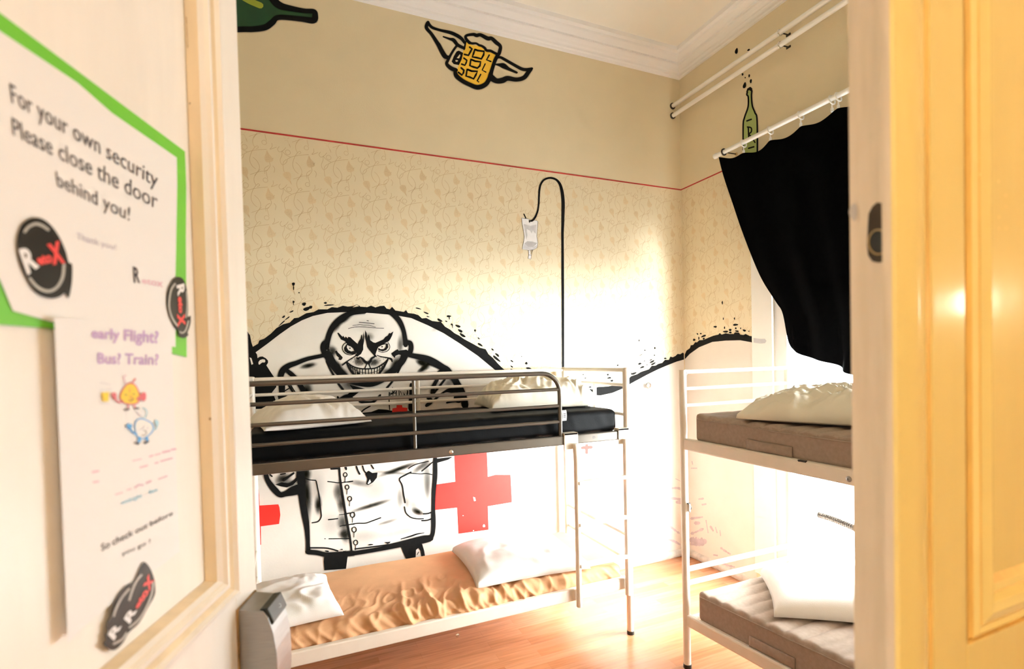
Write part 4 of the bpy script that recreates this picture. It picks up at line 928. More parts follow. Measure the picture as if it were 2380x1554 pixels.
# ------------------------------------------------------------------ right bunk
CX0, CX1, CY0, CY1 = 1.905, 2.70, .395, 2.145
bed2 = empty('bunk_bed', ((CX0+CX1)/2, (CY0+CY1)/2, 0), 'cream white bunk bed with bare taupe mattresses under the window', 'bunk bed', 'bunk beds')
for (x, y) in ((CX0, CY0), (CX0, CY1), (CX1, CY0), (CX1, CY1)):
    mb = MB(); mb.tube([(x, y, 0), (x, y, .8), (x, y, 1.607)], .0195, 'bedwhite', 18); p = mb.build('post', bed2, smooth='auto')
    mb = MB(); mb.lathe((x, y, 0), (0, 0, 1), [(0, .022), (.02, .022), (.022, .019)], 'blackpl', 16); mb.build('foot_cap', p, smooth='auto', origin=(x, y, 0))
    if (x, y) == (CX0, CY1):
        mb = MB()
        mb.box((x+.004, y-.030, .850), (x+.012, y-.0185, .895), 'bedwhite'); mb.box((x-.002, y-.032, .893), (x+.012, y-.0185, .898), 'blackpl'); mb.tube([(x+.016, y-.026, .882), (x+.020, y-.028, .872), (x+.018, y-.027, .862)], .0022, 'blackpl', 8); mb.lathe((x+.008, y-.024, .852), (0, -1, 0), [(0, .004), (.008, .004)], 'blackpl', 10)
        mb.build('joint_clip', p, origin=(x, y, .85))
        mb = MB(); mb.prism([(x+.010, y-.0175, 1.580), (x+.022, y-.0135, 1.580), (x+.016, y-.016, 1.598)], (0, .004, 0), 'darkmetal'); mb.build('screw', p, origin=(x, y, 1.58))
mb = MB(); mb.box((CX0-.014, CY0+.01, 1.182), (CX0+.018, CY1-.012, 1.243), 'bedwhite'); r2 = mb.build('side_rail', bed2, bevel=.008)
bp = onX((1973, 1113), CX0-.014)
mb = MB(); mb.lathe((CX0-.014, bp.y, bp.z), (-1, 0, 0), [(0, .011), (.002, .011), (.004, .008), (.0042, .004), (.002, .003)], 'steel', 16); mb.build('bolt', r2, smooth='auto')
mb = MB(); mb.tube([(CX0-.0145, 1.46, 1.243), (CX0-.0145, 1.455, 1.238)], .003, 'blackpl', 6); mb.box((CX0-.0165, 1.425, 1.238), (CX0-.006, 1.455, 1.2455), 'blackpl'); mb.build('chip', r2)
mb = MB(); mb.box((CX1-.018, CY0+.01, 1.182), (CX1+.014, CY1-.012, 1.243), 'bedwhite'); mb.build('side_rail', bed2, bevel=.008)
# the lower deck sits a little askew
def dz(y): return (2.145-y)*.075
def slab(x0, x1, y0, y1, z0, z1, m):
    mb = MB(); vs = []
    for y in (y0, y1):
        d = dz(y); vs += [(x0, y, z0+d), (x1, y, z0+d), (x1, y, z1+d), (x0, y, z1+d)]
    mb.add(vs, [(0,1,2,3), (7,6,5,4), (0,4,5,1), (1,5,6,2), (2,6,7,3), (3,7,4,0)], m); return mb
slab(CX0-.014, CX0+.018, CY0+.01, CY1-.012, .232, .293, 'bedwhite').build('side_rail', bed2, bevel=.008)
slab(CX1-.018, CX1+.014, CY0+.01, CY1-.012, .232, .293, 'bedwhite').build('side_rail', bed2, bevel=.008)
for y in (CY0, CY1):
    for z, r in ((1.597, .011), (1.506, .009), (1.416, .009), (1.212, .014), (.532, .014), (.456, .014), (.26, .014)):
        mb = MB(); mb.tube([(CX0+.012, y, z), (CX1-.012, y, z)], r, 'bedwhite', 12); mb.build('end_bar', bed2, smooth='auto')
mb = MB(); y = CY0+.08
while y < CY1-.08: mb.box((CX0+.01, y, 1.222), (CX1-.012, y+.06, 1.238), 'bedwhite'); y += .16
mb.build('slat_base', bed2)
mb = MB(); y = CY0+.08
while y < CY1-.08: mb.box((CX0+.01, y, .27+dz(y)), (CX1-.012, y+.06, .288+dz(y)), 'bedwhite'); y += .16
mb.build('slat_base', bed2)

def quilt_mattress(z0, z1, sag, label, skew):
    x0, x1, y0, y1 = CX0+.008, CX1-.015, CY0+.05, CY1-.075
    def d(p, n):
        q = p.copy()
        t = max(0, min(1, (p.z-(z1-.02))/.02))
        if n.z > .2:
            ph = (p.y*11.5) % 1; q.z += .013*abs(math.sin(ph*PI))**.6-.010
            ph2 = (p.x*6) % 1; q.z += .002*abs(math.sin(ph2*PI))
        if p.z > z1-.03 and n.z < .8 and n.z > -.2: q += n*.005*(1+.9*math.sin(p.y*72))*t
        up = (p.z-z0)/(z1-z0)
        q.z += up*(sag*math.sin(max(0, min(1, (2.07-p.y)/1.6))*PI)) 
        q.z += skew*dz(p.y)
        q += Vector((0, 0, .003*noise.noise(p*5)))
        return q
    mb = soft_box((x0, y0, z0), (x1, y1, z1), .022, 'taupe', 40, 190, 12, d)
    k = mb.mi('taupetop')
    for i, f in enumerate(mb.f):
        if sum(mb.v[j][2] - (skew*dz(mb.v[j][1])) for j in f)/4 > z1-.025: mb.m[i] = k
    o = tag(mb.build('mattress', smooth=True, weld=True, origin=((x0+x1)/2, (y0+y1)/2, z0)), label, 'mattress', 'mattresses on the bunks')
    mb = MB()   # seam cord
    pts = []
    for i in range(120):
        y = y0+.02+(y1-y0-.04)*i/119; b = Vector((x0-.001, y, z1-.022)); q = d(Vector((x0, y, z1-.022)), Vector((-1,0,0))); pts.append((q.x-.003, q.y, q.z))
    mb.tube(pts, .0028, 'taupetop', 6); mb.build('seam_cord', o, smooth=True)
    mb = MB(); ya, yb = 1.735, 1.50
    def hf(u, v):
        y = ya+(yb-ya)*u; z = z0+.012+(.050)*v; q = d(Vector((x0, y, z)), Vector((-1,0,0)))
        return (x0-.006-.008*math.sin(PI*u)*math.sin(PI*v)-.002*noise.noise(Vector((y*20, z*20, 0))), y, q.z)
    mb.grid(24, 6, hf, 'taupe'); h = mb.build('handle', o, smooth=True); md = h.modifiers.new('thick', 'SOLIDIFY'); md.thickness = .003
    return o
quilt_mattress(1.233, 1.376, -.014, 'taupe quilted mattress on the upper bunk under the window', 0)
quilt_mattress(.283, .435, .0, 'taupe quilted mattress on the lower bunk under the window', 1)
o = pillow('crumpled_pillow', (2.30, 1.55, 1.372), (.60, .74, .125), .42, 'crumpled cream white pillow on the upper taupe mattress', None, 'duvet', 11, .036, 8.5, nu=110, puff=.42)
pillow('pillow', (2.36, 1.66, .474), (.56, .56, .13), .82, 'smooth white pillow on the lower taupe mattress', 'pillows on the bunks', seed=14, wr=.005, fr=3, puff=.4, tilt=(-.075, 0))

# ------------------------------------------------------------------ open door leaf (left)
A_ = math.radians(18.0)
U = Vector((math.sin(A_), math.cos(A_), 0)); NL_ = Vector((math.cos(A_), -math.sin(A_), 0))
e_ = ray((578, 830)); PE = CAM + e_*(1/e_.y); PE.z = 0
LW = .725; LH = 2.90
def leafp(u, d, z): return PE + U*u + NL_*d + Vector((0, 0, z))
def L3(p, lift): return onPlane(p, PE+NL_*(lift-.010), NL_)
def uz(p, d=0.0):
    q = onPlane(p, PE+NL_*d, NL_); return (q-PE).dot(U), q.z
leaf = bpy.data.objects.new('door_1', None); COL.objects.link(leaf); leaf.location = leafp(-LW, -.02, 0); struct(leaf, 'cream panelled door leaf standing open on the left')
up0 = uz((494, 1348))[0]; up1 = uz((549, 1384))[0]; zb0 = uz((494, 1348))[1]; zb1 = uz((549, 1384))[1]
def lbox(mb, u0, u1, d0, d1, z0, z1, m):
    vs = [leafp(u, d, z) for z in (z0, z1) for (u, d) in ((u0, d0), (u1, d0), (u1, d1), (u0, d1))]
    mb.add(vs, [(0,3,2,1),(4,5,6,7),(0,1,5,4),(1,2,6,5),(2,3,7,6),(3,0,4,7)], m)
mb = MB(); lbox(mb, up1, 0, -.045, 0, .006, LH, 'creamdoor'); mb.build('stile', leaf, bevel=.002)
mb = MB(); lbox(mb, -LW, -LW-up1, -.045, 0, .006, LH, 'creamdoor'); mb.build('stile', leaf, bevel=.002)
lz0 = zb1-.17
mb = MB(); lbox(mb, -LW-up1, up1, -.045, 0, lz0, zb1, 'creamdoor'); mb.build('lock_rail', leaf, bevel=.002)
mb = MB(); lbox(mb, -LW-up1, up1, -.045, 0, 2.72, LH, 'creamdoor'); mb.build('top_rail', leaf, bevel=.002)
mb = MB(); lbox(mb, -LW-up1, up1, -.045, 0, .006, .20, 'creamdoor'); mb.build('bottom_rail', leaf, bevel=.002)
mb = MB(); lbox(mb, -LW-up1, up1, -.035, -.011, zb1, 2.72, 'creamdoor'); mb.build('door_panel', leaf)
mb = MB(); lbox(mb, -LW-up1, up1, -.035, -.011, .20, lz0, 'creamdoor'); mb.build('door_panel', leaf)
MW = up1-up0
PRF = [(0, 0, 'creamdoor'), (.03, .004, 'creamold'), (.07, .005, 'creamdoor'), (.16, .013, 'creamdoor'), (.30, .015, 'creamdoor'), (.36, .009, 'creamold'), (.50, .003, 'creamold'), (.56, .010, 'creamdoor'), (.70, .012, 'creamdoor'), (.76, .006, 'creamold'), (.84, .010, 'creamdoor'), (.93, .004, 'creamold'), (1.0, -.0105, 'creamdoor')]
def moulding(mb, path, inward):
    """path: (u, z) corner ring; inward: matching directions"""
    n = len(path)
    for k in range(n):
        a, b = path[k], path[(k+1) % n]; ia, ib = inward[k], inward[(k+1) % n]
        for (t0, d0, m0), (t1, d1, m1) in zip(PRF, PRF[1:]):
            v = [leafp(a[0]+ia[0]*t0*MW, d0, a[1]+ia[1]*t0*MW), leafp(b[0]+ib[0]*t0*MW, d0, b[1]+ib[1]*t0*MW), leafp(b[0]+ib[0]*t1*MW, d1, b[1]+ib[1]*t1*MW), leafp(a[0]+ia[0]*t1*MW, d1, a[1]+ia[1]*t1*MW)]
            mb.add(v, [(0, 1, 2, 3)], m0)
hz = (zb0-zb1)/MW
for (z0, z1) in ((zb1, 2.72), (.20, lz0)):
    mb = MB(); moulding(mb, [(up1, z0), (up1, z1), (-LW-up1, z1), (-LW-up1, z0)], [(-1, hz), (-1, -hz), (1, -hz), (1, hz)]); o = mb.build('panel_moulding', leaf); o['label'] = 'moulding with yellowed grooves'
# dirt in the lower joint
pt = Paint(lambda p, l: onPlane(p, PE+NL_*(-.0100), NL_))
cQ = crop(400, 1200, 300/1317); SC[id(cQ)] = 300/1317
pt.stroke(cQ, [(0,1015,14),(40,990,18),(90,930,9),(150,880,18),(230,800,10),(330,710,16),(420,660,8)], 10, 'dirt', rough=1.2); pt.poly(cQ, [(392,555),(415,575),(425,625),(400,618)], 'dirt'); pt.stroke(cQ, [(378,290),(384,420),(400,560)], 6, 'dirt', rough=1)
pt.build('joint_dirt', leaf)
pt = Paint(lambda p, l: onPlane(p, PE+NL_*(.016), NL_))
pt.blob(c1, 488, 973, 3, 3.4, 0, 'dirt'); pt.blob(c1, 441, 240, 1.5, 2.5, 0, 'dirt'); pt.stroke(c1, [(433,40),(435,80),(436,110)], 2, 'dirt', rough=1)
pt.build('paint_chip', leaf)
# electronic lock on the stile
un = uz((550, 1417))[0]; uf = uz((590, 1365))[0]
def ud(p, u):
    q = onPlane(p, PE+U*u, U); return (q-PE).dot(NL_), q.z
lock = MB()
fl = [ud(p, un) for p in ((550,1417),(611,1421),(623,1436),(635,1471),(642,1510),(645,1554),(645,1590),(640,1660))]
zt = fl[0][1]; lockroot = leaf
prof = [(0, zt)] + [(d, z) for d, z in fl[1:]] + [(fl[-1][0]*.8, zt-.24), (0, zt-.25)]
zt_b = fl[1][1]
lock.prism([leafp(un, d, z) for d, z in prof], U*(uf-un), 'steel'); lk = lock.build('door_lock', leaf, bevel=.0012); lk['label'] = 'steel electronic lock with black reader'
uk = un+.004
Rk = ud((622,1413), uk); Ak = ud((603,1416), uk); Bk = ud((633,1452), uk); Ck = ud((637,1446), uk)
mb = MB(); mb.prism([leafp(uk, d, z) for d, z in (Ak, Rk, Ck, Bk, (Ak[0], Bk[1]))], U*(uf-uk-.002), 'blackpl'); mb.build('card_reader', lk, bevel=.0015)
# reader mark
Rf = leafp(uf, *Rk); 
pt = Paint(lambda p, l: onPlane(p, leafp(uk, *Rk)+ (leafp(uk, *Ck)-leafp(uk, *Rk)).cross(U).normalized()*.0009*(1 if (leafp(uk, *Ck)-leafp(uk, *Rk)).cross(U).dot(CAM-PE) > 0 else -1), (leafp(uk, *Ck)-leafp(uk, *Rk)).cross(U).normalized()))
pt.stroke(c1, [(649,1402),(653,1404),(653,1409),(649,1411)], .8, 'grey_mid'); pt.build('reader_mark', lk)
mb = MB(); lbox(mb, un-.003, uf+.003, 0, .003, zt-.26, zt+.001, 'dirt'); mb.build('lock_plate', lk)

# notices
nA = empty('notice', L3((300, 500), 0), 'green bordered white notice about closing the door, stuck on the door panel', 'notice', 'notices on the door leaf')
pt = Paint(L3); pt.lift = .001
pt.poly(c1, [(-60,-15),(0,30),(430,352),(433,430),(432,560),(433,700),(434,830),(420,826),(300,800),(110,762),(-60,750)], 'greenpaper')
pt.build('backing_sheet', nA, 'bright green backing sheet')
pt = Paint(L3); pt.lift = .002
pt.poly(c1, [(-60,30),(0,72),(180,192),(260,262),(411,366),(412,430),(408,640),(408,806),(300,790),(110,745),(30,722),(0,650),(-60,560)], 'sheetpaper'); pt.build('white_sheet', nA)
pt = Paint(L3); pt.lift = .0026
pt.text('For your own security', [(28,238),(366,436),(368,403),(22,192)], 'ink'); pt.text('Please close the door', [(31,314),(366,486),(367,450),(27,272)], 'ink'); pt.text('behind you!', [(134,432),(301,513),(303,482),(129,397)], 'ink'); pt.build('headline_text', nA); pt = Paint(L3); pt.lift = .0026; pt.text('Thank you!', [(178,556),(270,581),(270,568),(178,540)], 'inkpale'); pt.build('thanks_text', nA); pt = Paint(L3); pt.lift = .0026
pt.text('R', [(311,655),(326,656),(325,624),(309,620)], 'ink', .03); pt.text('etox', [(330,657),(379,667),(379,650),(330,645)], 'inkpink', .02)
pt.build('logo_print', nA)
nB = empty('notice', L3((260, 1100), 0), 'white notice about early flights hanging below the green one', 'notice', 'notices on the door leaf')
# lower sheet, left edge curling off the door
uL, uR = uz((140, 1000))[0], uz((420, 1000))[0]; zT, zB = uz((110, 735))[1], uz((150, 1500))[1]
def curl(t): return (.0028)+.006*max(0, 1-t*3)**2
def nbf(u, v): return leafp(uL+(uR-uL)*u, -.010+curl(u), zT+.012*u+(zB-zT)*v)
mb = MB(); mb.grid(24, 30, nbf, 'sheetpaper'); mb.build('white_sheet', nB, smooth=True)
def L4(p, lift):
    q = L3(p, lift)
    for _ in range(2):
        t = ((q-PE).dot(U)-uL)/(uR-uL); q = onPlane(p, PE+NL_*(-.010+curl(min(1, max(0, t)))+lift), NL_)
    return q
pt = Paint(L4); pt.lift = .0006
pt.text('early Flight?', [(213,784),(368,797),(369,770),(213,762)], 'inkpurple', .025); pt.text('Bus? Train?', [(227,844),(368,847),(369,823),(227,820)], 'inkpurple', .02)
pt.build('question_text', nB); pt = Paint(L4)
cT = crop(200, 740, 220/1103); SC[id(cT)] = 220/1103
# two clock-faced figures
pt.lift = .0005
for (x, y, r, ring_, face) in ((515,885,128,'pinkpr','yellowpr'),(668,1280,120,'cyan','sheetpaper')):
    pt.lift = .0006; pt.blob(cT, x, y, r*.95, r*1.02, 0, ring_, 24); pt.lift = .0009; pt.blob(cT, x, y, r*.83, r*.9, 0, face, 24)
pt.lift = .0012
for pts, w, m in [([(465,770),(445,710),(440,680),(465,660)],12,'inkpink'),([(530,760),(560,725),(575,700)],14,'pinkpr'),([(430,960),(380,975),(340,930)],18,'pinkpr'),([(600,940),(640,900)],26,'pinkpr'),([(495,1010),(490,1045)],14,'pinkpr'),([(565,1010),(575,1040)],14,'pinkpr'),
      ([(590,1345),(540,1320),(515,1280)],20,'cyan'),([(775,1290),(815,1285),(825,1250)],14,'inkblue'),([(680,1160),(710,1110),(700,1060),(660,1040)],12,'inkblue'),([(650,1140),(610,1110),(590,1085)],10,'inkpale'),([(625,1390),(620,1430)],34,'cyan'),([(710,1390),(715,1420)],30,'cyan'),
      ([(510,905),(540,930),(525,960),(495,945)],7,'pinkpr'),([(500,950),(530,955),(555,930)],6,'ink'),([(450,885),(480,890)],8,'ink'),([(545,880),(565,878)],8,'ink'),([(510,815),(505,860)],6,'pinkpr'),([(670,1300),(700,1315),(700,1345),(680,1360),(650,1360)],7,'ink'),([(635,1295),(665,1275),(672,1255)],6,'inkpale'),([(705,1285),(725,1270)],6,'inkpale'),
      ([(165,830),(240,825),(300,815)],4,'inkpale'),([(160,985),(280,990)],4,'inkpale'),([(165,750),(210,752),(280,770)],4,'inkpale'),([(165,840),(162,985)],3,'inkpale')]: pt.stroke(cT, pts, w, m)
pt.blob(cT, 330, 900, 28, 45, -15, 'pinkpr'); pt.blob(cT, 665, 910, 40, 52, 10, 'pinkpr'); pt.blob(cT, 505, 1255, 35, 35, 0, 'cyan'); pt.blob(cT, 825, 1215, 22, 40, -10, 'inkblue')
pt.poly(cT, [(185,860),(270,855),(265,965),(195,965)], 'yellowpr'); pt.blob(cT, 475, 1058, 34, 10, -8, 'ink'); pt.blob(cT, 590, 1046, 34, 10, -4, 'ink'); pt.blob(cT, 595, 1452, 30, 12, 20, 'ink'); pt.blob(cT, 705, 1442, 34, 12, -28, 'ink')
pt.build('clock_figures', nB, 'print of a yellow and a blue clock faced figure'); pt = Paint(L4); pt.lift = .0006
cU = crop(200, 1030, 220/1221); SC[id(cU)] = 220/1221
for pts, w, m in [([(85,370),(160,355)],26,'inkpink'),([(95,500),(160,490)],22,'inkpink'),([(820,170),(860,155)],22,'inkpink'),([(890,150),(960,130)],16,'inkpink'),([(990,115),(1080,95)],26,'inkpink'),([(1105,80),(1155,72)],24,'inkpink'),([(600,225),(715,200)],12,'inkpink'),([(700,310),(790,285)],20,'inkpink'),([(890,255),(930,245)],18,'inkpink'),([(965,230),(1110,190)],20,'inkpink'),([(380,660),(470,632)],14,'inkpink'),([(530,600),(580,585)],14,'inkpink'),([(630,570),(680,535),(735,535)],20,'inkpink'),([(780,510),(835,485)],26,'inkpink'),([(935,460),(1045,420)],16,'inkpink')]: pt.stroke(cU, pts, w, m, smooth=False)
pt.build('small_print', nB, 'pale pink small print'); pt = Paint(L4); pt.lift = .0006
pt.text('midnight', [cU(460,790),cU(722,690),cU(722,645),cU(455,745)], 'inkblue', .03); pt.text('6am', [cU(810,650),cU(922,615),cU(922,572),cU(806,600)], 'inkblue', .03)
pt.build('hours_text', nB, 'pale blue hours'); pt = Paint(L4); pt.lift = .0006
pt.text('So check out before', [cU(200,1390),cU(1120,920),cU(1118,870),cU(192,1300)], 'ink', .01); pt.text('you go !', [cU(465,1450),cU(830,1285),cU(828,1230),cU(460,1400)], 'ink')
pt.build('closing_text', nB)

# round stickers
cs1 = crop(0, 480, 200/1195); cs2 = crop(380, 630, 80/731); cs3 = crop(220, 1290, 160/1081)
for f_, k_ in ((cs1, 200/1195), (cs2, 80/731), (cs3, 160/1081)): SC[id(f_)] = k_
def L5(p, lift):
    q = L3(p, lift)
    for _ in range(3):
        t = ((q-PE).dot(U)-(up0-.016))/.026; t = min(1, max(0, t)); t = t*t*(3-2*t)
        q = onPlane(p, PE+NL_*(-.010+.020*t+lift), NL_)
    return q
def sticker(c, lift, outline, texts, arcs, label, fn=L3, holes=()):
    o = empty('sticker', fn(c(*outline[0]), lift), label, 'sticker', 'round black stickers on the door leaf')
    pt = Paint(fn); pt.lift = lift; pt.poly(c, outline, 'stick', True); pt.build('disc', o)
    pt = Paint(fn); pt.lift = lift+.0005
    for s_, q_, m_, b_ in texts: pt.text(s_, [c(*p) for p in q_], m_, b_)
    for pts, w in arcs: pt.stroke(c, pts, w, 'stickg')
    pt.build('sticker_print', o); return o
sticker(cs1, .0034, [(490,150),(600,175),(720,270),(830,430),(910,610),(955,770),(1000,800),(1005,950),(990,1120),(950,1270),(900,1200),(830,1250),(720,1275),(600,1250),(480,1170),(380,1020),(290,820),(240,620),(240,430),(290,270),(380,180)],
        [('R', [(375,935),(545,815),(440,555),(260,610)], 'stickw', .04), ('eto', [(545,805),(735,765),(700,625),(480,690)], 'stickr', .05), ('X', [(725,790),(905,760),(835,490),(650,545)], 'stickr', .06)],
        [([(345,345),(400,280),(490,240),(580,260),(670,320)], 40), ([(415,1000),(500,1100),(600,1160),(700,1170),(800,1110),(870,980),(890,810)], 42)], 'round black sticker leaning on the left edge of the green notice')
sticker(cs2, .0034, [(310,120),(400,150),(460,250),(500,400),(520,600),(525,800),(520,960),(575,945),(578,1080),(550,1200),(515,1300),(528,1350),(480,1400),(420,1420),(350,1390),(308,1345),(325,1285),(230,1180),(140,1000),(85,800),(68,600),(85,420),(140,270),(210,160)],
        [('R', [(285,300),(315,535),(450,500),(435,258)], 'stickw', .04), ('eto', [(312,540),(335,895),(418,895),(405,540)], 'stickr', .06), ('X', [(300,900),(315,1190),(460,1150),(440,895)], 'stickr', .06)],
        [([(245,270),(170,380),(130,560),(120,740),(150,900),(210,1040),(290,1150)], 40), ([(490,430),(500,600),(500,800),(480,980)], 26), ([(530,1060),(500,1180),(460,1270),(400,1310),(350,1290)], 34)], 'round black sticker overlapping the door moulding beside the green notice', L5)
sticker(cs3, .0045, [(770,105),(860,180),(925,330),(950,460),(945,620),(850,800),(700,1060),(540,1210),(460,1350),(360,1460),(270,1490),(190,1450),(135,1385),(180,1330),(165,1250),(200,1190),(195,1080),(260,960),(300,760),(380,600),(500,470),(620,400),(690,250)],
        [('R', [(545,1075),(665,850),(585,790),(460,1000)], 'stickw', .04), ('eto', [(670,840),(860,560),(770,520),(620,820)], 'stickr', .05), ('X', [(850,570),(930,380),(860,290),(760,500)], 'stickr', .06), ('R', [(300,1335),(425,1095),(350,1040),(205,1245)], 'stickw', .04)],
        [([(735,310),(660,400),(600,530),(545,700)], 34), ([(920,430),(900,600),(820,800),(700,1000),(550,1130)], 34), ([(540,530),(430,660),(340,830),(300,950)], 34), ([(500,1220),(430,1320),(300,1390)], 34)], 'two overlapped black stickers at the foot of the lower notice')

# ------------------------------------------------------------------ closed door leaf (right)
XE, YN = .503, .288
leaf2 = bpy.data.objects.new('door_2', None); COL.objects.link(leaf2); leaf2.location = (1.2, .31, 0); struct(leaf2, 'yellow panelled door leaf standing closed on the right')
ys_ = .300; XE2 = .515; yb_ = onX((1975, 600), XE2).y
def fx(px, y=YN): return onY((px, 800), y).x
X1 = 1.238
# rounded astragal bead at the leading edge
g0, g1, g2, g3 = fx(2156), fx(2166), fx(2245), fx(2316)
mb = MB()
ring = [(XE, YN+.010), (XE, YN+.004), (XE+.002, YN+.0005)] + [(XE+.004+(g0-XE-.006)*t, YN-.0045*math.sin(PI*t)) for t in [k/8 for k in range(9)]] + [(g0, YN+.004), (g0, ys_), (XE, ys_)]
mb.prism([(x, y, .006) for x, y in ring], (0, 0, LH-.006), 'yellowdoor'); o = mb.build('edge_bead', leaf2, smooth='auto')
for p in o.data.polygons:
    pass
o.data.materials.append(M['edgewood'])
for p in o.data.polygons:
    if p.normal.x < -.9: p.material_index = 1
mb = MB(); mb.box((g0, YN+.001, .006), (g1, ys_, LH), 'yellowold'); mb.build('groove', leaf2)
mb = MB(); mb.box((g1, YN, .006), (g2, ys_, LH), 'yellowdoor'); mb.build('stile', leaf2, bevel=.0015)
mb = MB(); mb.box((XE2, ys_, .006), (X1, yb_, LH), 'edgewood'); bk = mb.build('back_board', leaf2, bevel=.001); bk['label'] = 'worn cream rebated door edge'
z_o = onY((2244, 1500), YN).z; z_i = onY((2310, 1348), YN).z
XO = g2; XI = g3; MW2 = XI-XO; MZ = z_i-z_o
mb = MB(); mb.box((XO, YN, .006), (X1, ys_, z_o), 'yellowdoor'); mb.build('lock_rail', leaf2, bevel=.0015)
mb = MB(); mb.box((XO, YN, 2.72), (X1, ys_, LH), 'yellowdoor'); mb.build('top_rail', leaf2, bevel=.0015)
mb = MB(); mb.box((X1-.11, YN, z_o), (X1, ys_, 2.72), 'yellowdoor'); mb.build('stile', leaf2, bevel=.0015)
mb = MB(); mb.box((XO, YN+.009, z_o), (X1-.11, ys_, 2.72), 'yellowdoor'); mb.build('door_panel', leaf2)
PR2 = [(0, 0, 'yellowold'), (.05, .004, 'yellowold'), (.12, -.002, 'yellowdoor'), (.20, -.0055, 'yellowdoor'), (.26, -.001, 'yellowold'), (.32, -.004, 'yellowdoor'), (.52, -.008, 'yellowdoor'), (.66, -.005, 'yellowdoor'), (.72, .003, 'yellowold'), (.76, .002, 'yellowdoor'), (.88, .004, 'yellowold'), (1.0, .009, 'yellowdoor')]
mb = MB(); R4 = [(XO, z_o), (XO, 2.72), (X1-.11, 2.72), (X1-.11, z_o)]; I4 = [(1, 1), (1, -1), (-1, -1), (-1, 1)]
for k in range(4):
    a, b, ia, ib = R4[k], R4[(k+1) % 4], I4[k], I4[(k+1) % 4]
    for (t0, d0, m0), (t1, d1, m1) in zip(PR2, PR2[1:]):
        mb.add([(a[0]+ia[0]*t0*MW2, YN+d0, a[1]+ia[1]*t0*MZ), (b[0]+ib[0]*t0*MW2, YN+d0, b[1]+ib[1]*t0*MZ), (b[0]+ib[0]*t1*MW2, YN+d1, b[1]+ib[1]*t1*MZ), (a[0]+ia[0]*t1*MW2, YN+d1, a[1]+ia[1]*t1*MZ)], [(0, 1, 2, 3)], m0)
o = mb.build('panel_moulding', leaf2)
# rust spots in the grooves
pt = Paint(lambda p, l: (lambda q: (q.x, YN-l, q.z))(onY(p, YN))); pt.lift = .0086
for x, y, r in [(2252,412,2.5),(2296,428,2.2),(2313,460,2.5),(2297,510,1.8),(2314,535,2.6),(2297,535,1.6),(2313,485,1.5)]: pt.blob(c1, x, y, r, r*1.3, 0, 'yellowold')
pt.build('paint_speck', leaf2)
# strike plate in the rebate
def E3(p, lift): q = onX(p, XE2); return (XE2-lift, q.y, q.z)
cR = crop(1940, 380, 440/1628); SC[id(cR)] = 440/1628
pt = Paint(E3); pt.lift = .0012
pt.poly(cR, [(370,335),(330,370),(298,430),(290,560),(285,700),(295,790),(330,840),(378,852),(470,840),(500,700),(500,430),(450,345)], 'darkmetal'); 
sp = pt.build('strike_plate', leaf2, 'dark metal strike plate with a brass ring')
mb = MB(); cc = [onX(cR(385+83*math.cos(t), 675+105*math.sin(t)), XE2) for t in [2*PI*k/24 for k in range(24)]]
mb.tube([(XE2-.002, p.y, p.z) for p in cc], .0007, 'brass', 6, closed=True); mb.build('ring', sp, smooth=True)
pt = Paint(E3); pt.lift = .0018; pt.blob(cR, 385, 672, 76, 92, 0, 'blackpl', 24); pt.build('latch_hole', sp)
pt = Paint(E3); pt.lift = .0012; pt.blob(cR, 168, 418, 36, 74, 0, 'grey_mid', 18); pt.build('bumper_mark', leaf2, 'grey rubber mark on the door edge')
# door frame
mb = MB(); mb.box((DX0-.05, YF0-.02, 0), (DX0+.012, YF1+.004, DZ+.06), 'creamdoor'); mb.box((DX1-.003, YF0-.02, 0), (DX1+.06, YF1+.004, DZ+.06), 'creamdoor'); mb.box((DX0+.012, YF0-.02, LH+.005), (DX1-.003, YF1+.004, DZ+.06), 'creamdoor'); o = struct(mb.build('trim_3', bevel=.004), 'cream door frame')

# hall ceiling lamp (behind the camera)
lp = empty('ceiling_lamp', (.55, -.75, 3.3), 'round opal ceiling lamp in the hall', 'lamp')
mb = MB(); mb.lathe((.55, -.75, 3.3), (0, 0, -1), [(0, .07), (.02, .07), (.03, .05)], 'trimw'); mb.build('base', lp, smooth='auto')

lp2 = empty('wall_lamp', (2.4, -.50, 1.75), 'opal wall lamp on the right wall of the hall', 'lamp')
mb = MB(); mb.box((2.375, -.53, 1.84), (2.4, -.47, 1.90), 'trimw'); mb.build('back_plate', lp2)
mg = bpy.data.materials.new('lit opal glass'); mg.use_nodes = True; bb = mg.node_tree.nodes['Principled BSDF']; bb.inputs['Emission Color'].default_value = (1, .9, .76, 1); bb.inputs['Emission Strength'].default_value = 15; bb.inputs['Base Color'].default_value = (.9, .86, .8, 1); M['lit'] = mg
mb = MB(); mb.lathe((2.31, -.50, 1.81), (0, 0, 1), [(0, .015), (.006, .032), (.02, .044), (.045, .05), (.07, .044), (.084, .032), (.09, .015)], 'lit', 20); mb.build('lamp_shade', lp2, smooth='auto')
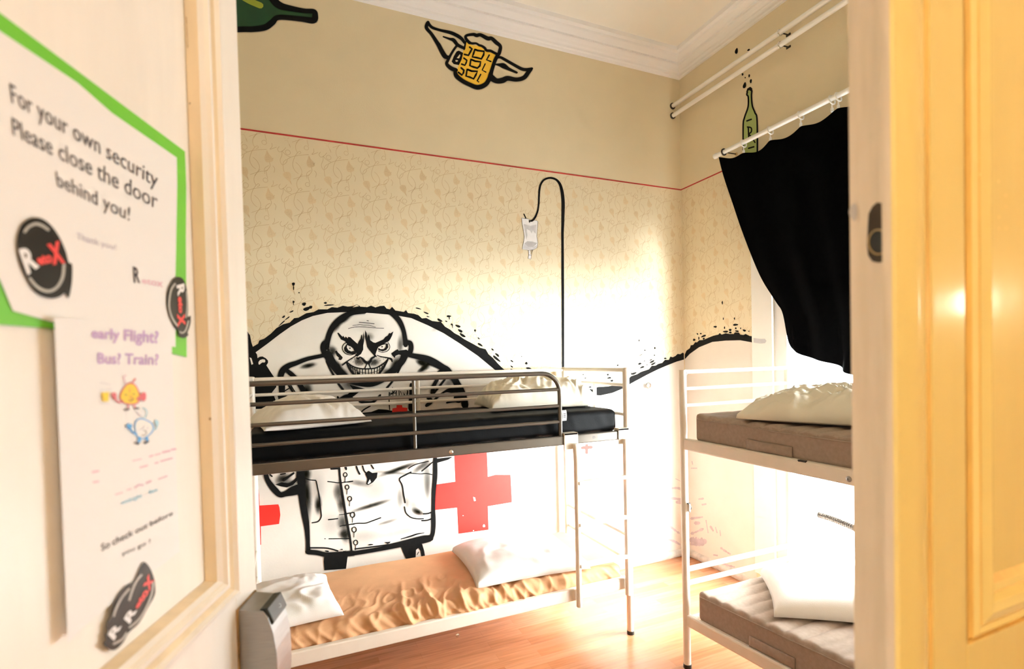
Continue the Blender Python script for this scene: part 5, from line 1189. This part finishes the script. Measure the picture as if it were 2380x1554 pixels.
# ------------------------------------------------------------------ light
def area(name, loc, size, power, col, rot=(0, 0, 0), spread=None):
    l = bpy.data.lights.new(name, 'AREA'); l.energy = power; l.color = col; l.shape = 'RECTANGLE'; l.size, l.size_y = size
    o = bpy.data.objects.new(name, l); COL.objects.link(o); o.location = loc; o.rotation_euler = rot
    return o
WORLD, HALL, SUN, EXPO = 24.0, 24.0, 140.0, 0.0
w = bpy.data.worlds.new('daylight'); S.world = w; w.use_nodes = True
bg = w.node_tree.nodes['Background']; bg.inputs['Color'].default_value = (.90, .955, 1.0, 1); bg.inputs['Strength'].default_value = WORLD
p = area('window_daylight_portal', (XR+.075, (WY0+WY1)/2, (WZ0+WZ1)/2), (WZ1-WZ0, WY1-WY0), 1, (1, 1, 1), (0, PI/2, 0)); p.data.cycles.is_portal = True
l = bpy.data.lights.new('hazy_sun', 'SUN'); l.energy = SUN; l.color = (.98, .985, 1.0); l.angle = math.radians(70)
o = bpy.data.objects.new('hazy_sun', l); COL.objects.link(o); o.location = (5, 0, 4); o.rotation_euler = Vector((-.62, .73, -.28)).to_track_quat('-Z', 'Y').to_euler()
l = bpy.data.lights.new('hall_lamp', 'POINT'); l.energy = HALL; l.color = (1.0, .91, .75); l.shadow_soft_size = .12
o = bpy.data.objects.new('hall_lamp', l); COL.objects.link(o); o.location = (.55, -.75, 3.12)

# ------------------------------------------------------------------ camera
cam = bpy.data.cameras.new('camera'); co = bpy.data.objects.new('camera', cam); COL.objects.link(co)
co.matrix_world = Matrix(((RIGHT.x, UP.x, -FWD.x, CAM.x), (RIGHT.y, UP.y, -FWD.y, CAM.y), (RIGHT.z, UP.z, -FWD.z, CAM.z), (0, 0, 0, 1)))
cam.sensor_width = 36; cam.sensor_fit = 'HORIZONTAL'; cam.lens = 36*F/2380
cam.shift_x = 0; cam.shift_y = (CY-777)/2380; cam.clip_start = .02
cam.dof.use_dof = True; cam.dof.focus_distance = 3.0; cam.dof.aperture_fstop = 3.8
S.camera = co
S.view_settings.view_transform = 'Standard'; S.view_settings.look = 'None'; S.view_settings.gamma = 1; S.view_settings.exposure = EXPO
S.view_settings.use_curve_mapping = False
S.cycles.max_bounces = 10; S.cycles.diffuse_bounces = 6; S.cycles.transparent_max_bounces = 16; S.cycles.caustics_reflective = False; S.cycles.caustics_refractive = False
